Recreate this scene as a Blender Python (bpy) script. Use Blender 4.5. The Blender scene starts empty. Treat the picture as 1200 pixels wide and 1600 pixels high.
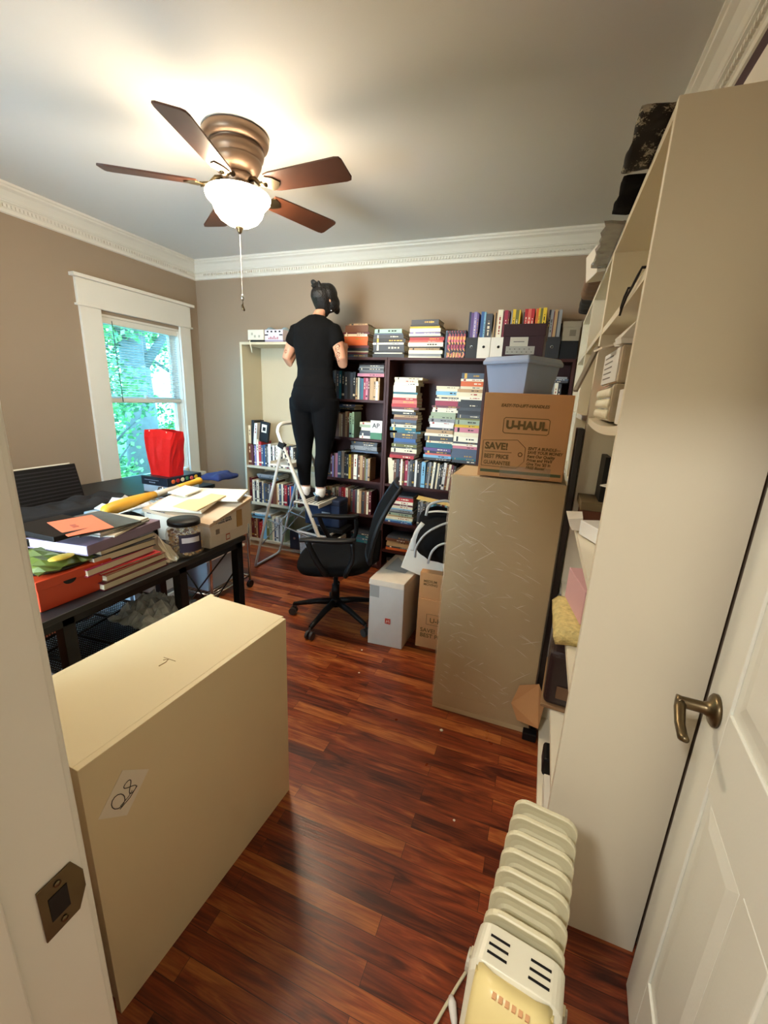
import bpy, bmesh, math, random
from mathutils import Vector, Matrix, Euler, Quaternion
PI = math.pi
C = bpy.context.scene.collection
SC = bpy.context.scene
R = math.radians

# ------------------------------------------------------------------ camera
def setup_camera():
    yaw, pitch, roll, f = -.35034, .26274, -.04373, 656.8
    cy, sy = math.cos(yaw), math.sin(yaw); cp, sp = math.cos(pitch), math.sin(pitch)
    cr, sr = math.cos(roll), math.sin(roll)
    fwd = Vector((sy*cp, cy*cp, -sp)); right = Vector((cy, -sy, 0)); down = fwd.cross(right)
    r2 = cr*right + sr*down; d2 = -sr*right + cr*down
    cam = bpy.data.cameras.new('camera'); o = bpy.data.objects.new('camera', cam); C.objects.link(o)
    m = Matrix((( r2.x, -d2.x, -fwd.x, 0), (r2.y, -d2.y, -fwd.y, 0), (r2.z, -d2.z, -fwd.z, 1.5), (0, 0, 0, 1)))
    o.matrix_world = m
    cam.sensor_fit = 'VERTICAL'; cam.sensor_height = 32; cam.lens = f/1600*32
    cam.clip_start = .01; cam.clip_end = 200
    SC.camera = o
setup_camera()

# ------------------------------------------------------------------ light, world, exposure
SC.view_settings.view_transform = 'Standard'; SC.view_settings.look = 'None'
SC.view_settings.gamma = 1; SC.view_settings.use_curve_mapping = False
SC.view_settings.exposure = 2.1
LAMP = 29.0          # radiance of the lit glass bowl
SKY = 7.0
SUN = 1.0
HALL = 50.0
w = bpy.data.worlds.new('world'); SC.world = w; w.use_nodes = True
bg = w.node_tree.nodes['Background']; bg.inputs[0].default_value = (.66, .86, 1, 1); bg.inputs[1].default_value = SKY
sun = bpy.data.lights.new('sun', 'SUN'); sun.energy = SUN; sun.angle = R(2); sun.color = (1, .96, .88)
so = bpy.data.objects.new('sun', sun); C.objects.link(so); so.rotation_euler = Vector((-.75, .35, -.8)).to_track_quat('-Z', 'Y').to_euler()
so.location = (3, -2, 6)

# ------------------------------------------------------------------ materials
def lin(c):
    return tuple((x/12.92 if x <= .04045 else ((x+.055)/1.055)**2.4) for x in c)
def hexc(h):
    h = h.lstrip('#'); return lin(tuple(int(h[i:i+2], 16)/255 for i in (0, 2, 4)))
MATS = {}
def mat(name, col, rough=.6, metal=0., noise=0., nscale=8., bump=0., bscale=60., coat=0., trans=0., emit=None, es=0., alpha=1., sheen=0., spec=None):
    if name in MATS: return MATS[name]
    m = bpy.data.materials.new(name); m.use_nodes = True; nt = m.node_tree; b = nt.nodes['Principled BSDF']
    c = hexc(col) if isinstance(col, str) else col
    b.inputs['Base Color'].default_value = (*c, 1); b.inputs['Roughness'].default_value = rough
    b.inputs['Metallic'].default_value = metal; b.inputs['Coat Weight'].default_value = coat
    b.inputs['Transmission Weight'].default_value = trans; b.inputs['Alpha'].default_value = alpha
    if spec is not None: b.inputs['Specular IOR Level'].default_value = spec
    if sheen: b.inputs['Sheen Weight'].default_value = sheen
    if emit: b.inputs['Emission Color'].default_value = (*hexc(emit), 1); b.inputs['Emission Strength'].default_value = es
    tc = nt.nodes.new('ShaderNodeTexCoord')
    if noise:
        n = nt.nodes.new('ShaderNodeTexNoise'); n.inputs['Scale'].default_value = nscale; n.inputs['Detail'].default_value = 4
        nt.links.new(tc.outputs['Object'], n.inputs['Vector'])
        mx = nt.nodes.new('ShaderNodeMix'); mx.data_type = 'RGBA'
        mx.inputs['A'].default_value = (*[x*(1-noise) for x in c], 1); mx.inputs['B'].default_value = (*[min(1, x*(1+noise)) for x in c], 1)
        nt.links.new(n.outputs['Fac'], mx.inputs['Factor']); nt.links.new(mx.outputs['Result'], b.inputs['Base Color'])
    if bump:
        n = nt.nodes.new('ShaderNodeTexNoise'); n.inputs['Scale'].default_value = bscale; n.inputs['Detail'].default_value = 3
        nt.links.new(tc.outputs['Object'], n.inputs['Vector'])
        bp = nt.nodes.new('ShaderNodeBump'); bp.inputs['Strength'].default_value = bump; bp.inputs['Distance'].default_value = .01
        nt.links.new(n.outputs['Fac'], bp.inputs['Height']); nt.links.new(bp.outputs['Normal'], b.inputs['Normal'])
    MATS[name] = m
    return m
def wood_floor():
    m = bpy.data.materials.new('oak_floor'); m.use_nodes = True; nt = m.node_tree; b = nt.nodes['Principled BSDF']
    N = nt.nodes.new; L = nt.links.new
    tc = N('ShaderNodeTexCoord')
    br = N('ShaderNodeTexBrick'); br.offset = .37; br.offset_frequency = 2
    br.inputs['Scale'].default_value = 1; br.inputs['Brick Width'].default_value = .72; br.inputs['Row Height'].default_value = .058
    br.inputs['Mortar Size'].default_value = .0007; br.inputs['Mortar Smooth'].default_value = .3; br.inputs['Bias'].default_value = 0
    br.inputs['Color1'].default_value = (0, 0, 0, 1); br.inputs['Color2'].default_value = (1, 1, 1, 1); br.inputs['Mortar'].default_value = (0, 0, 0, 1)
    L(tc.outputs['Object'], br.inputs['Vector'])
    # second brick, other widths, to vary the tone of each board
    mp = N('ShaderNodeMapping'); mp.inputs['Scale'].default_value = (1.3, 11, 1); L(tc.outputs['Object'], mp.inputs['Vector'])
    ad = N('ShaderNodeVectorMath'); ad.operation = 'MULTIPLY_ADD'; ad.inputs[1].default_value = (1, 1, 1)
    L(br.outputs['Color'], ad.inputs[0]); ad.inputs[1].default_value = (7, 3, 5); L(mp.outputs['Vector'], ad.inputs[2])
    n1 = N('ShaderNodeTexNoise'); n1.inputs['Scale'].default_value = 2.2; n1.inputs['Detail'].default_value = 7; n1.inputs['Distortion'].default_value = 1.9
    L(ad.outputs['Vector'], n1.inputs['Vector'])
    mp2 = N('ShaderNodeMapping'); mp2.inputs['Scale'].default_value = (5, 150, 1); L(tc.outputs['Object'], mp2.inputs['Vector'])
    n2 = N('ShaderNodeTexNoise'); n2.inputs['Scale'].default_value = 1.5; n2.inputs['Detail'].default_value = 4; L(mp2.outputs['Vector'], n2.inputs['Vector'])
    ramp = N('ShaderNodeValToRGB'); e = ramp.color_ramp.elements
    e[0].position = .30; e[0].color = (*hexc('#48190e'), 1); e[1].position = .72; e[1].color = (*hexc('#be7238'), 1)
    k = e.new(.5); k.color = (*hexc('#8a3c1d'), 1)
    mixv = N('ShaderNodeMix'); mixv.inputs['Factor'].default_value = .27
    L(n1.outputs['Fac'], mixv.inputs['A']); L(br.outputs['Color'], mixv.inputs['B'])
    L(mixv.outputs['Result'], ramp.inputs['Fac'])
    mx = N('ShaderNodeMix'); mx.data_type = 'RGBA'; mx.blend_type = 'MULTIPLY'; mx.inputs['Factor'].default_value = .5
    rr = N('ShaderNodeValToRGB'); rr.color_ramp.elements[0].position = .35; rr.color_ramp.elements[0].color = (.35, .3, .3, 1); rr.color_ramp.elements[1].position = .6
    L(n2.outputs['Fac'], rr.inputs['Fac']); L(ramp.outputs['Color'], mx.inputs['A']); L(rr.outputs['Color'], mx.inputs['B'])
    mm = N('ShaderNodeMix'); mm.data_type = 'RGBA'; L(br.outputs['Fac'], mm.inputs['Factor']); L(mx.outputs['Result'], mm.inputs['A']); mm.inputs['B'].default_value = (.012, .004, .002, 1)
    L(mm.outputs['Result'], b.inputs['Base Color'])
    r2 = N('ShaderNodeMapRange'); r2.inputs['To Min'].default_value = .22; r2.inputs['To Max'].default_value = .42
    n3 = N('ShaderNodeTexNoise'); n3.inputs['Scale'].default_value = 5; L(tc.outputs['Object'], n3.inputs['Vector'])
    L(n3.outputs['Fac'], r2.inputs['Value']); L(r2.outputs['Result'], b.inputs['Roughness'])
    bp = N('ShaderNodeBump'); bp.inputs['Strength'].default_value = .15; bp.inputs['Distance'].default_value = .002
    L(n2.outputs['Fac'], bp.inputs['Height']); L(bp.outputs['Normal'], b.inputs['Normal'])
    return m
M = dict(
 wall=mat('wall_paint', '#9c8974', .85, noise=.03, nscale=3, bump=.05, bscale=300),
 ceil=mat('ceiling_paint', '#dcdbd6', .9, noise=.02, nscale=2, bump=.05, bscale=200),
 trim=mat('trim_paint', '#e3dfd3', .4, noise=.015, nscale=5),
 door=mat('door_paint', '#e0e0d4', .35, noise=.02, nscale=4, bump=.03, bscale=150),
 floor=wood_floor(),
 beige=mat('beige_laminate', '#ebdcb4', .35, noise=.03, nscale=4),
 beige2=mat('pale_laminate', '#c9bea2', .45, noise=.04, nscale=5),
 cream=mat('cream_laminate', '#e4dcc4', .4, noise=.02, nscale=4),
 dark=mat('dark_cherry_laminate', '#3d1a17', .5, noise=.25, nscale=6, spec=.3),
 black=mat('black_plastic', '#0d0d0f', .5, spec=.3),
 blackm=mat('black_metal', '#111318', .35, metal=.3),
 fabric=mat('black_fabric', '#0d0d0e', .95, bump=.3, bscale=400, spec=.15),
 chrome=mat('chrome', '#c8c8c8', .22, metal=1.),
 nickel=mat('aged_brass', '#6f6149', .35, metal=1., noise=.2, nscale=30),
 bronze=mat('brushed_bronze', '#75604f', .42, metal=.7, noise=.15, nscale=12),
 white=mat('white_plastic', '#e4e2da', .4),
 paper=mat('paper', '#e2dccb', .8, noise=.03, nscale=20),
 card=mat('cardboard', '#c4905e', .85, noise=.06, nscale=12),
 print=mat('brown_ink', '#6a5126', .8),
 enamel=mat('cream_enamel', '#d3ccab', .35, noise=.02, nscale=6),
 yellow=mat('aged_yellow_plastic', '#e6d493', .35, noise=.05, nscale=10),
 skin=mat('skin', '#c48f72', .5, noise=.06, nscale=25),
 hair=mat('black_hair', '#0b0908', .5, noise=.3, nscale=60, bump=.5, bscale=120),
 shirt=mat('black_shirt', '#0b0b0c', .95, bump=.15, bscale=25, spec=.15),
 pants=mat('black_leggings', '#060608', .9, bump=.12, bscale=18, spec=.15),
)
M['carton'] = mat('white_carton', '#d9d2c4', .75, noise=.05, nscale=9)
M['greycarton'] = mat('worn_white_carton', '#c9c3ba', .75, noise=.12, nscale=6)

# ------------------------------------------------------------------ mesh helpers
class MB:
    def __init__(s, m=None): s.v = []; s.f = []; s.mi = []; s.mats = []; s.cur = 0; s.T = m or Matrix(); s.sm = []
    def use(s, m):
        if m not in s.mats: s.mats.append(m)
        s.cur = s.mats.index(m); return s
    def add(s, vs, fs, smooth=False):
        o = len(s.v); s.v += [s.T @ Vector(p) for p in vs]
        for f in fs: s.f.append([i+o for i in f]); s.mi.append(s.cur); s.sm.append(smooth)
        return s
    def box(s, a, b, rot=None, piv=None):
        x0, y0, z0 = a; x1, y1, z1 = b
        vs = [Vector(p) for p in ((x0, y0, z0), (x1, y0, z0), (x1, y1, z0), (x0, y1, z0), (x0, y0, z1), (x1, y0, z1), (x1, y1, z1), (x0, y1, z1))]
        if rot is not None:
            pv = Vector(piv) if piv is not None else sum(vs, Vector())/8; q = Euler(rot).to_matrix(); vs = [q @ (p-pv)+pv for p in vs]
        return s.add(vs, [(0, 3, 2, 1), (4, 5, 6, 7), (0, 1, 5, 4), (1, 2, 6, 5), (2, 3, 7, 6), (3, 0, 4, 7)])
    def hexa(s, bot, top):     # four bottom, four top points (counter-clockwise seen from above)
        return s.add(list(bot)+list(top), [(0, 3, 2, 1), (4, 5, 6, 7), (0, 1, 5, 4), (1, 2, 6, 5), (2, 3, 7, 6), (3, 0, 4, 7)])
    def prism(s, pts, a, b, axis='z'):   # polygon extruded
        n = len(pts)
        def P(p, t):
            return {'z': (p[0], p[1], t), 'y': (p[0], t, p[1]), 'x': (t, p[0], p[1])}[axis]
        vs = [P(p, a) for p in pts]+[P(p, b) for p in pts]
        return s.add(vs, [tuple(range(n))[::-1], tuple(range(n, 2*n))]+[(i, (i+1) % n, n+(i+1) % n, n+i) for i in range(n)])
    def rings(s, rs, smooth=True, cap=True, closed=True):
        n = len(rs[0]); vs = [p for r in rs for p in r]; fs = []
        for k in range(len(rs)-1):
            for i in range(n if closed else n-1):
                j = (i+1) % n; fs.append((k*n+i, k*n+j, (k+1)*n+j, (k+1)*n+i))
        if cap and closed:
            fs.append(tuple(range(n))[::-1]); fs.append(tuple((len(rs)-1)*n+i for i in range(n)))
        return s.add(vs, fs, smooth)
    def tube(s, pts, r, n=10, smooth=True, cap=True, flat=1.):
        pts = [Vector(p) for p in pts]; rr = r if isinstance(r, (list, tuple)) else [r]*len(pts); rs = []
        up = None
        for i, p in enumerate(pts):
            a = pts[max(0, i-1)]; b = pts[min(len(pts)-1, i+1)]; d = (b-a).normalized()
            if up is None:
                up = Vector((0, 0, 1)) if abs(d.z) < .9 else Vector((0, 1, 0))
            sd = d.cross(up)
            if sd.length < 1e-4: up = Vector((1, 0, 0)); sd = d.cross(up)
            sd.normalize(); up = sd.cross(d).normalized()
            rs.append([p+sd*math.cos(2*PI*k/n)*rr[i]+up*math.sin(2*PI*k/n)*rr[i]*flat for k in range(n)])
        return s.rings(rs, smooth, cap)
    def bar(s, a, b, w, h=None):   # square bar
        a = Vector(a); b = Vector(b); d = (b-a).normalized(); up = Vector((0, 0, 1)) if abs(d.z) < .95 else Vector((0, 1, 0))
        sd = d.cross(up).normalized(); up = sd.cross(d); h = h or w
        R_ = lambda p: [p+sd*x*w/2+up*y*h/2 for x, y in ((-1, -1), (1, -1), (1, 1), (-1, 1))]
        return s.rings([R_(a), R_(b)], False)
    def lathe(s, prof, c=(0, 0, 0), n=32, smooth=True, cap=False, sx=1, sy=1):
        rs = [[(c[0]+r*math.cos(2*PI*k/n)*sx, c[1]+r*math.sin(2*PI*k/n)*sy, c[2]+z) for k in range(n)] for r, z in prof]
        return s.rings(rs, smooth, cap)
    def loft(s, secs, n=20, smooth=True):   # secs: (x,y,z,rx,ry[,pow])
        rs = []
        for q in secs:
            x, y, z, rx, ry = q[:5]; pw = q[5] if len(q) > 5 else 1.
            ring = []
            for k in range(n):
                a = 2*PI*k/n; ca, sa = math.cos(a), math.sin(a)
                ring.append((x+rx*math.copysign(abs(ca)**pw, ca), y+ry*math.copysign(abs(sa)**pw, sa), z))
            rs.append(ring)
        return s.rings(rs, smooth)
    def sphere(s, c, r, n=16, m=10, sc=(1, 1, 1)):
        rs = []
        for i in range(m+1):
            t = PI*i/m; rr = max(1e-4, math.sin(t))*r
            rs.append([(c[0]+rr*math.cos(2*PI*k/n)*sc[0], c[1]+rr*math.sin(2*PI*k/n)*sc[1], c[2]-math.cos(t)*r*sc[2]) for k in range(n)])
        return s.rings(rs)
    def quadpoly(s, pts): return s.add(pts, [tuple(range(len(pts)))])
    def mesh(s, name):
        me = bpy.data.meshes.new(name); me.from_pydata([tuple(p) for p in s.v], [], s.f)
        for m in s.mats: me.materials.append(m)
        for p, i, k in zip(me.polygons, s.mi, s.sm): p.material_index = i; p.use_smooth = k
        me.update(); return me
    def build(s, name, m=None, parent=None, bevel=0., bsegs=2, fix=True, label=None):
        if m is not None and not s.mats: s.mats = [m]
        me = s.mesh(name)
        if fix:
            b = bmesh.new(); b.from_mesh(me); bmesh.ops.recalc_face_normals(b, faces=b.faces); b.to_mesh(me); b.free()
        o = bpy.data.objects.new(name, me); C.objects.link(o)
        if parent is not None: o.parent = parent
        if bevel:
            md = o.modifiers.new('bevel', 'BEVEL'); md.width = bevel; md.segments = bsegs; md.limit_method = 'ANGLE'; md.angle_limit = R(40)
        if label: o['label'] = label
        return o
def cr(pts, k=5):      # smooth curve through the points
    P = [Vector(p) for p in pts]; out = []
    for i in range(len(P)-1):
        a, b_, c, d = P[max(i-1, 0)], P[i], P[i+1], P[min(i+2, len(P)-1)]
        for j in range(k):
            t = j/k; out.append(.5*((2*b_)+(c-a)*t+(2*a-5*b_+4*c-d)*t*t+(3*b_-a-3*c+d)*t**3))
    return out+[P[-1]]
def crumple(name, x0, x1, y0, y1, z0, h, m, label, cat, seed=1, n=11, rz=0):
    q = random.Random(seed); w_, d_ = x1-x0, y1-y0; rows = []
    for j in range(n+1):
        r_ = []
        for i in range(n+1):
            u, v = i/n, j/n; e = min(1, 4*min(u, 1-u, v, 1-v)); jx = q.uniform(-.3, .3)/n*w_; jy = q.uniform(-.3, .3)/n*d_
            r_.append(((u-.5)*w_+jx, (v-.5)*d_+jy, max(.003, h*(.15+.85*e)*q.uniform(.35, 1.0))))
        rows.append(r_)
    b = MB().use(m); b.rings(rows, False, False, False)
    low = [[(x_*.96, y_*.96, 0.0) for x_, y_, z_ in r_] for r_ in rows]; k0 = len(b.v); b.rings(low, False, False, False); N = n+1
    idx = [(0, i) for i in range(N)]+[(j, n) for j in range(1, N)]+[(n, i) for i in range(n-1, -1, -1)]+[(j, 0) for j in range(n-1, 0, -1)]
    L_ = [j*N+i for j, i in idx]
    for a, c in zip(L_, L_[1:]+L_[:1]): b.f.append([a, c, c+k0, a+k0]); b.mi.append(0); b.sm.append(False)
    o = b.build(name, None, None); o.location = ((x0+x1)/2, (y0+y1)/2, z0); o.rotation_euler = (0, 0, R(rz))
    return tag(o, label, cat)
LABELS = {}
def tag(o, label, cat, group=None, kind=None):
    o['label'] = label; o['category'] = cat
    if group: o['group'] = group
    if kind: o['kind'] = kind
    LABELS.setdefault(label, []).append(o.name)
    return o
def thing(name, label, cat, loc=(0, 0, 0), rz=0, group=None, rot=None):
    o = bpy.data.objects.new(name, None); C.objects.link(o); o.empty_display_size = .05
    o.location = loc; o.rotation_euler = rot if rot else (0, 0, rz)
    return tag(o, label, cat, group)
def struct(mb, name, m, parent=None, bevel=0):
    o = mb.build(name, m, parent, bevel)
    if parent is None: o['kind'] = 'structure'
    return o
def text(body, size, m, parent, loc, rot, name='lettering', bold=.0, align='LEFT', shear=0, sx=1, depth=.0006, sp=1.):
    cu = bpy.data.curves.new(name, 'FONT'); cu.body = body; cu.size = size; cu.align_x = align; cu.offset = bold; cu.extrude = depth; cu.shear = shear; cu.space_line = .95; cu.space_character = sp
    cu.resolution_u = 3
    t = bpy.data.objects.new('tmp', cu); C.objects.link(t)
    dg = bpy.context.evaluated_depsgraph_get(); me = bpy.data.meshes.new_from_object(t.evaluated_get(dg))
    bpy.data.objects.remove(t); me.materials.clear(); me.materials.append(m); me.name = name
    o = bpy.data.objects.new(name, me); C.objects.link(o); o.parent = parent; o.location = loc; o.rotation_euler = rot; o.scale = (sx, 1, 1)
    return o
FRONT = (PI/2, 0, 0)          # text facing -Y
RIGHT = (PI/2, 0, PI/2)       # text facing +X

# ------------------------------------------------------------------ room shell
XL, YB, XR, YN, H = -3.417, 3.63, .445, .22, 2.70
struct(MB().box((XL-.15, -1.9, -.1), (XR+1.2, YB+.15, 0)), 'floor', M['floor'])
struct(MB().box((XL-.15, -1.9, H), (XR+1.2, YB+.15, H+.12)), 'ceiling', M['ceil'])
struct(MB().box((XL-.15, YB, 0), (XR+.15, YB+.15, H)), 'wall_back', M['wall'])
struct(MB().box((XR, YN, 0), (XR+.12, YB, H)), 'wall_right', M['wall'])
WY0, WY1, WZ0, WZ1 = 2.575, 3.385, .70, 2.06
wl = MB()
for a, b in (((-1.9, 0), (WY0, H)), ((WY1, 0), (YB, H)), ((WY0, 0), (WY1, WZ0)), ((WY0, WZ1), (WY1, H))):
    wl.box((XL-.15, a[0], a[1]), (XL, b[0], b[1]))
struct(wl, 'wall_left', M['wall'])
JX, HX = -.43, .345        # door opening
wn = MB()
VX0, VX1, VZ0, VZ1 = -2.75, -1.35, .80, 2.15      # unseen window added in the near wall to let in more daylight
wn.box((VX1, YN-.12, 0), (JX-.02, YN, H)).box((XL, YN-.12, 0), (VX0, YN, H)).box((VX0, YN-.12, 0), (VX1, YN, VZ0)).box((VX0, YN-.12, VZ1), (VX1, YN, H))
wn.box((HX+.03, YN-.12, 0), (XR+.1, YN, H)).box((JX-.02, YN-.12, 2.07), (HX+.03, YN, H))
struct(wn, 'wall_near', M['wall'])
# hallway behind the camera
struct(MB().box((-1.4, -1.9, 0), (-1.3, YN-.12, H)).box((1.3, -1.9, 0), (1.4, YN-.12, H)).box((-1.4, -1.9, 0), (1.4, -1.8, H)).box((XR+.1, YN-.12, 0), (1.4, YN, H)), 'wall_hall', mat('hall_paint', '#cfc6b4', .8))
w2 = bpy.data.objects.new('added_window', None); C.objects.link(w2); w2['kind'] = 'structure'; w2.location = (0, YN, 0)
b_ = MB()
for x0_, x1_ in ((VX0-.09, VX0+.04), (VX1-.04, VX1+.09), ((VX0+VX1)/2-.03, (VX0+VX1)/2+.03)): b_.box((x0_, -.10 if x1_-x0_ < .1 else -.02, VZ0-.02), (x1_, .02 if x1_-x0_ > .1 else -.05, VZ1+.02))
b_.box((VX0-.09, -.02, VZ1), (VX1+.09, .02, VZ1+.12)).box((VX0-.1, -.05, VZ0-.04), (VX1+.1, .05, VZ0)); struct(b_, 'window_casing', M['trim'], w2, .002)
# door jamb and casing
jb = MB()
jb.box((JX-.02, YN-.125, 0), (JX, YN+.003, 2.07)).box((JX-.02, YN-.125, 2.05), (HX+.02, YN+.003, 2.07)).box((HX, YN-.125, 0), (HX+.025, YN+.003, 2.05))
jb.box((JX, YN-.11, 0), (JX+.01, YN-.072, 2.05)).box((JX+.01, YN-.11, 2.038), (HX, YN-.072, 2.05))
struct(jb, 'door_1', M['trim'], bevel=.002)
cs = MB()
for y0, y1 in ((YN, YN+.015), (YN-.14, YN-.12)):
    cs.box((JX-.10, y0, 0), (JX-.012, y1, 2.14)).box((JX-.10, y0, 2.06), (HX+.10, y1, 2.14))
cs.box((HX+.015, YN-.14, 0), (HX+.10, YN-.12, 2.14))
struct(cs, 'trim_1', M['trim'], bevel=.003)
# strike plate
sp = thing('strike_plate', 'bronze metal strike plate screwed to the left door jamb', 'strike plate', (JX+.0005, .195, .955))
b = MB(); b.prism([(-.019, -.036), (.016, -.036), (.026, -.012), (.026, .012), (.016, .036), (-.019, .036)], 0, .002, 'x')
b.build('plate', M['nickel'], sp, .0006)
MB().box((.0021, -.011, -.016), (.0026, .008, .016)).build('latch_hole', mat('hole', '#1a1009', .9), sp)
for z in (-.026, .026): MB().lathe([(.0001, .001), (.0035, .001), (.0035, 0)], n=12).build('screw', M['nickel'], sp).matrix_local = Matrix.Translation((.0025, 0, z)) @ Euler((0, PI/2, 0)).to_matrix().to_4x4()

# crown moulding
def crown(name, p0, p1, inward, dent=True):
    # profile: (out from wall, down from ceiling)
    prof = [(0, 0), (.105, 0), (.105, .014), (.096, .02), (.094, .03), (.075, .042), (.055, .068), (.045, .085), (.040, .088), (.040, .094), (.030, .097), (.022, .105), (.022, .125), (.016, .13), (.014, .15), (0, .155)]
    a = Vector((*p0, H)); c = Vector((*p1, H)); inn = Vector((*inward, 0)); d = (c-a).normalized()
    mb = MB().use(M['trim'])
    rs = []
    for p, sgn in ((a, 1), (c, -1)):
        rs.append([p+inn*x+d*sgn*x*0.999-Vector((0, 0, z)) for x, z in prof])
    mb.rings(rs, False)
    if dent:
        L = (c-a).length; n = int(L/.024)
        for i in range(5, n-5):
            p = a+d*(i+.5)*L/n+inn*.027-Vector((0, 0, .115)); s_ = Vector((.006 if abs(d.x) > .5 else .006, .006, .009))
            mb.box(p-s_, p+s_)
    struct(mb, name, M['trim'])
crown('trim_2', (XL, YB), (XR, YB), (0, -1))
crown('trim_3', (XL, YN), (XL, YB), (1, 0))
crown('trim_4', (XR, YN), (XR, YB), (-1, 0))
struct(MB().box((XL, YB-.014, 0), (-2.7, YB, .13)), 'baseboard_back', M['trim'], bevel=.004)
struct(MB().box((XL, YN, 0), (XL+.014, YB, .13)), 'baseboard_left', M['trim'], bevel=.004)
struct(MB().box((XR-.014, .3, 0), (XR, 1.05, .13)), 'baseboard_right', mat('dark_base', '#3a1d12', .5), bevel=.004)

# window
wd = bpy.data.objects.new('window_1', None); C.objects.link(wd); wd['kind'] = 'structure'; wd.location = (XL, 0, 0)
cas = MB()
cas.box((-.005, 2.42, .66), (.022, WY0+.012, 2.09)).box((-.005, WY1-.012, .66), (.022, 3.50, 2.09))
cas.box((-.005, 2.41, 2.09), (.026, 3.51, 2.28)).box((-.005, 2.395, 2.085), (.034, 3.525, 2.10)).box((-.005, 2.38, 2.28), (.055, 3.54, 2.305))
cas.box((-.005, 2.43, .54), (.02, 3.49, .635))
struct(cas, 'window_casing', M['trim'], wd, .003)
struct(MB().box((-.12, WY0-.001, .635), (.0, WY1, .665)).box((-.005, 2.38, .635), (.062, 3.54, .665)), 'window_sill', M['trim'], wd, .004)
fr = MB()
fr.box((-.145, WY0, .66), (-.004, WY0+.018, WZ1)).box((-.145, WY1-.018, .66), (-.004, WY1, WZ1)).box((-.145, WY0, WZ1-.018), (-.004, WY1, WZ1))
struct(fr, 'window_frame', M['trim'], wd)
def sash(x, z0, z1, nm):
    s_ = MB(); a, c = WY0+.018, WY1-.018
    s_.box((x-.015, a, z0), (x+.015, a+.036, z1)).box((x-.015, c-.036, z0), (x+.015, c, z1)).box((x-.015, a, z0), (x+.015, c, z0+.045)).box((x-.015, a, z1-.04), (x+.015, c, z1))
    struct(s_, nm, M['white'], wd, .002)
sash(-.105, 1.375, 2.04, 'upper_sash'); sash(-.07, .665, 1.41, 'lower_sash')
gl = bpy.data.materials.new('window_glass'); gl.use_nodes = True; nt = gl.node_tree; nt.nodes.clear()
o_ = nt.nodes.new('ShaderNodeOutputMaterial'); g1 = nt.nodes.new('ShaderNodeBsdfTransparent'); g1.inputs[0].default_value = (.40, .64, .78, 1)
g2 = nt.nodes.new('ShaderNodeBsdfGlossy'); g2.inputs['Roughness'].default_value = .02; fz = nt.nodes.new('ShaderNodeFresnel'); fz.inputs[0].default_value = 1.3
mx = nt.nodes.new('ShaderNodeMixShader'); nt.links.new(fz.outputs[0], mx.inputs[0]); nt.links.new(g1.outputs[0], mx.inputs[1]); nt.links.new(g2.outputs[0], mx.inputs[2]); nt.links.new(mx.outputs[0], o_.inputs[0])
struct(MB().box((-.107, WY0+.04, 1.41), (-.103, WY1-.04, 2.01)), 'upper_pane', gl, wd)
struct(MB().box((-.072, WY0+.04, .70), (-.068, WY1-.04, 1.38)), 'lower_pane', gl, wd)
struct(MB().lathe([(.0, .03), (.014, .028), (.016, 0)], (-.05, 2.98, 1.41), 12), 'sash_lock', M['white'], wd)
# blind
bl = thing('window_blind', 'white horizontal slat blind lowered over the upper half of the window', 'window blind', (XL-.03, 2.98, 2.04))
MB().box((-.02, -.375, -.045), (.02, .375, 0)).build('headrail', M['trim'], bl, .002)
s_ = MB()
for i in range(27):
    z = -.06-i*.0215
    s_.box((-.012, -.37, z), (.012, .37, z+.0012), rot=(0, R(12), 0))
s_.build('slats', mat('blind_slat', '#dfe3e0', .4), bl)
MB().box((-.013, -.372, -.665), (.013, .372, -.63)).build('bottom_rail', M['trim'], bl, .003)
MB().tube([(.02, -.29, -.02), (.024, -.285, -.3), (.022, -.27, -.66)], .0035, 6).build('tilt_wand', mat('wand', '#3c4a48', .3), bl)
for y in (-.3, 0, .3): MB().tube([(0, y, -.05), (0, y, -.64)], .0012, 5).build('ladder_cord', M['white'], bl)

# ------------------------------------------------------------------ bookcases on the back wall
FY = 3.33
def bookcase(name, label, m, x0, x1, top, shelves, depth=.30, th=.02, fy=FY, back=None, parts_name='shelf', base=.08, sag=0):
    t = thing(name, label, 'bookcase', ((x0+x1)/2, fy, 0)); hw = (x1-x0)/2
    for s in (-1, 1): MB().box((s*hw-(th if s > 0 else 0), 0, 0), (s*hw+(th if s < 0 else 0), depth, top-th)).build('side_panel', m, t, .001)
    MB().box((-hw, 0, top-th), (hw, depth, top)).build('top_panel', m, t, .001)
    MB().box((-hw+th, depth-.006, base), (hw-th, depth-.001, top-th)).build('back_panel', back or m, t)
    MB().box((-hw+th, .03, 0), (hw-th, .045, base-.001)).build('plinth', m, t)
    for z in shelves:
        b = MB(); n = 12; W = 2*(hw-th)
        if sag:
            for i in range(n):
                a = i/n; c = (i+1)/n; f = lambda u: -sag*(1-(2*u-1)**2)
                xa, xc = -W/2+a*W, -W/2+c*W
                b.hexa([(xa, .004, z-th+f(a)), (xc, .004, z-th+f(c)), (xc, depth-.007, z-th+f(c)), (xa, depth-.007, z-th+f(a))], [(xa, .004, z+f(a)), (xc, .004, z+f(c)), (xc, depth-.007, z+f(c)), (xa, depth-.007, z+f(a))])
        else: b.box((-W/2, .004, z-th), (W/2, depth-.007, z))
        b.build(parts_name, m, t)
    return t
bookcase('beige_bookcase', 'tall beige bookcase with a large empty upper bay beside the window wall', M['beige2'], -2.675, -1.875, 1.94, (.827, .465, .085), th=.022, depth=.285, base=.06)
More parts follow.
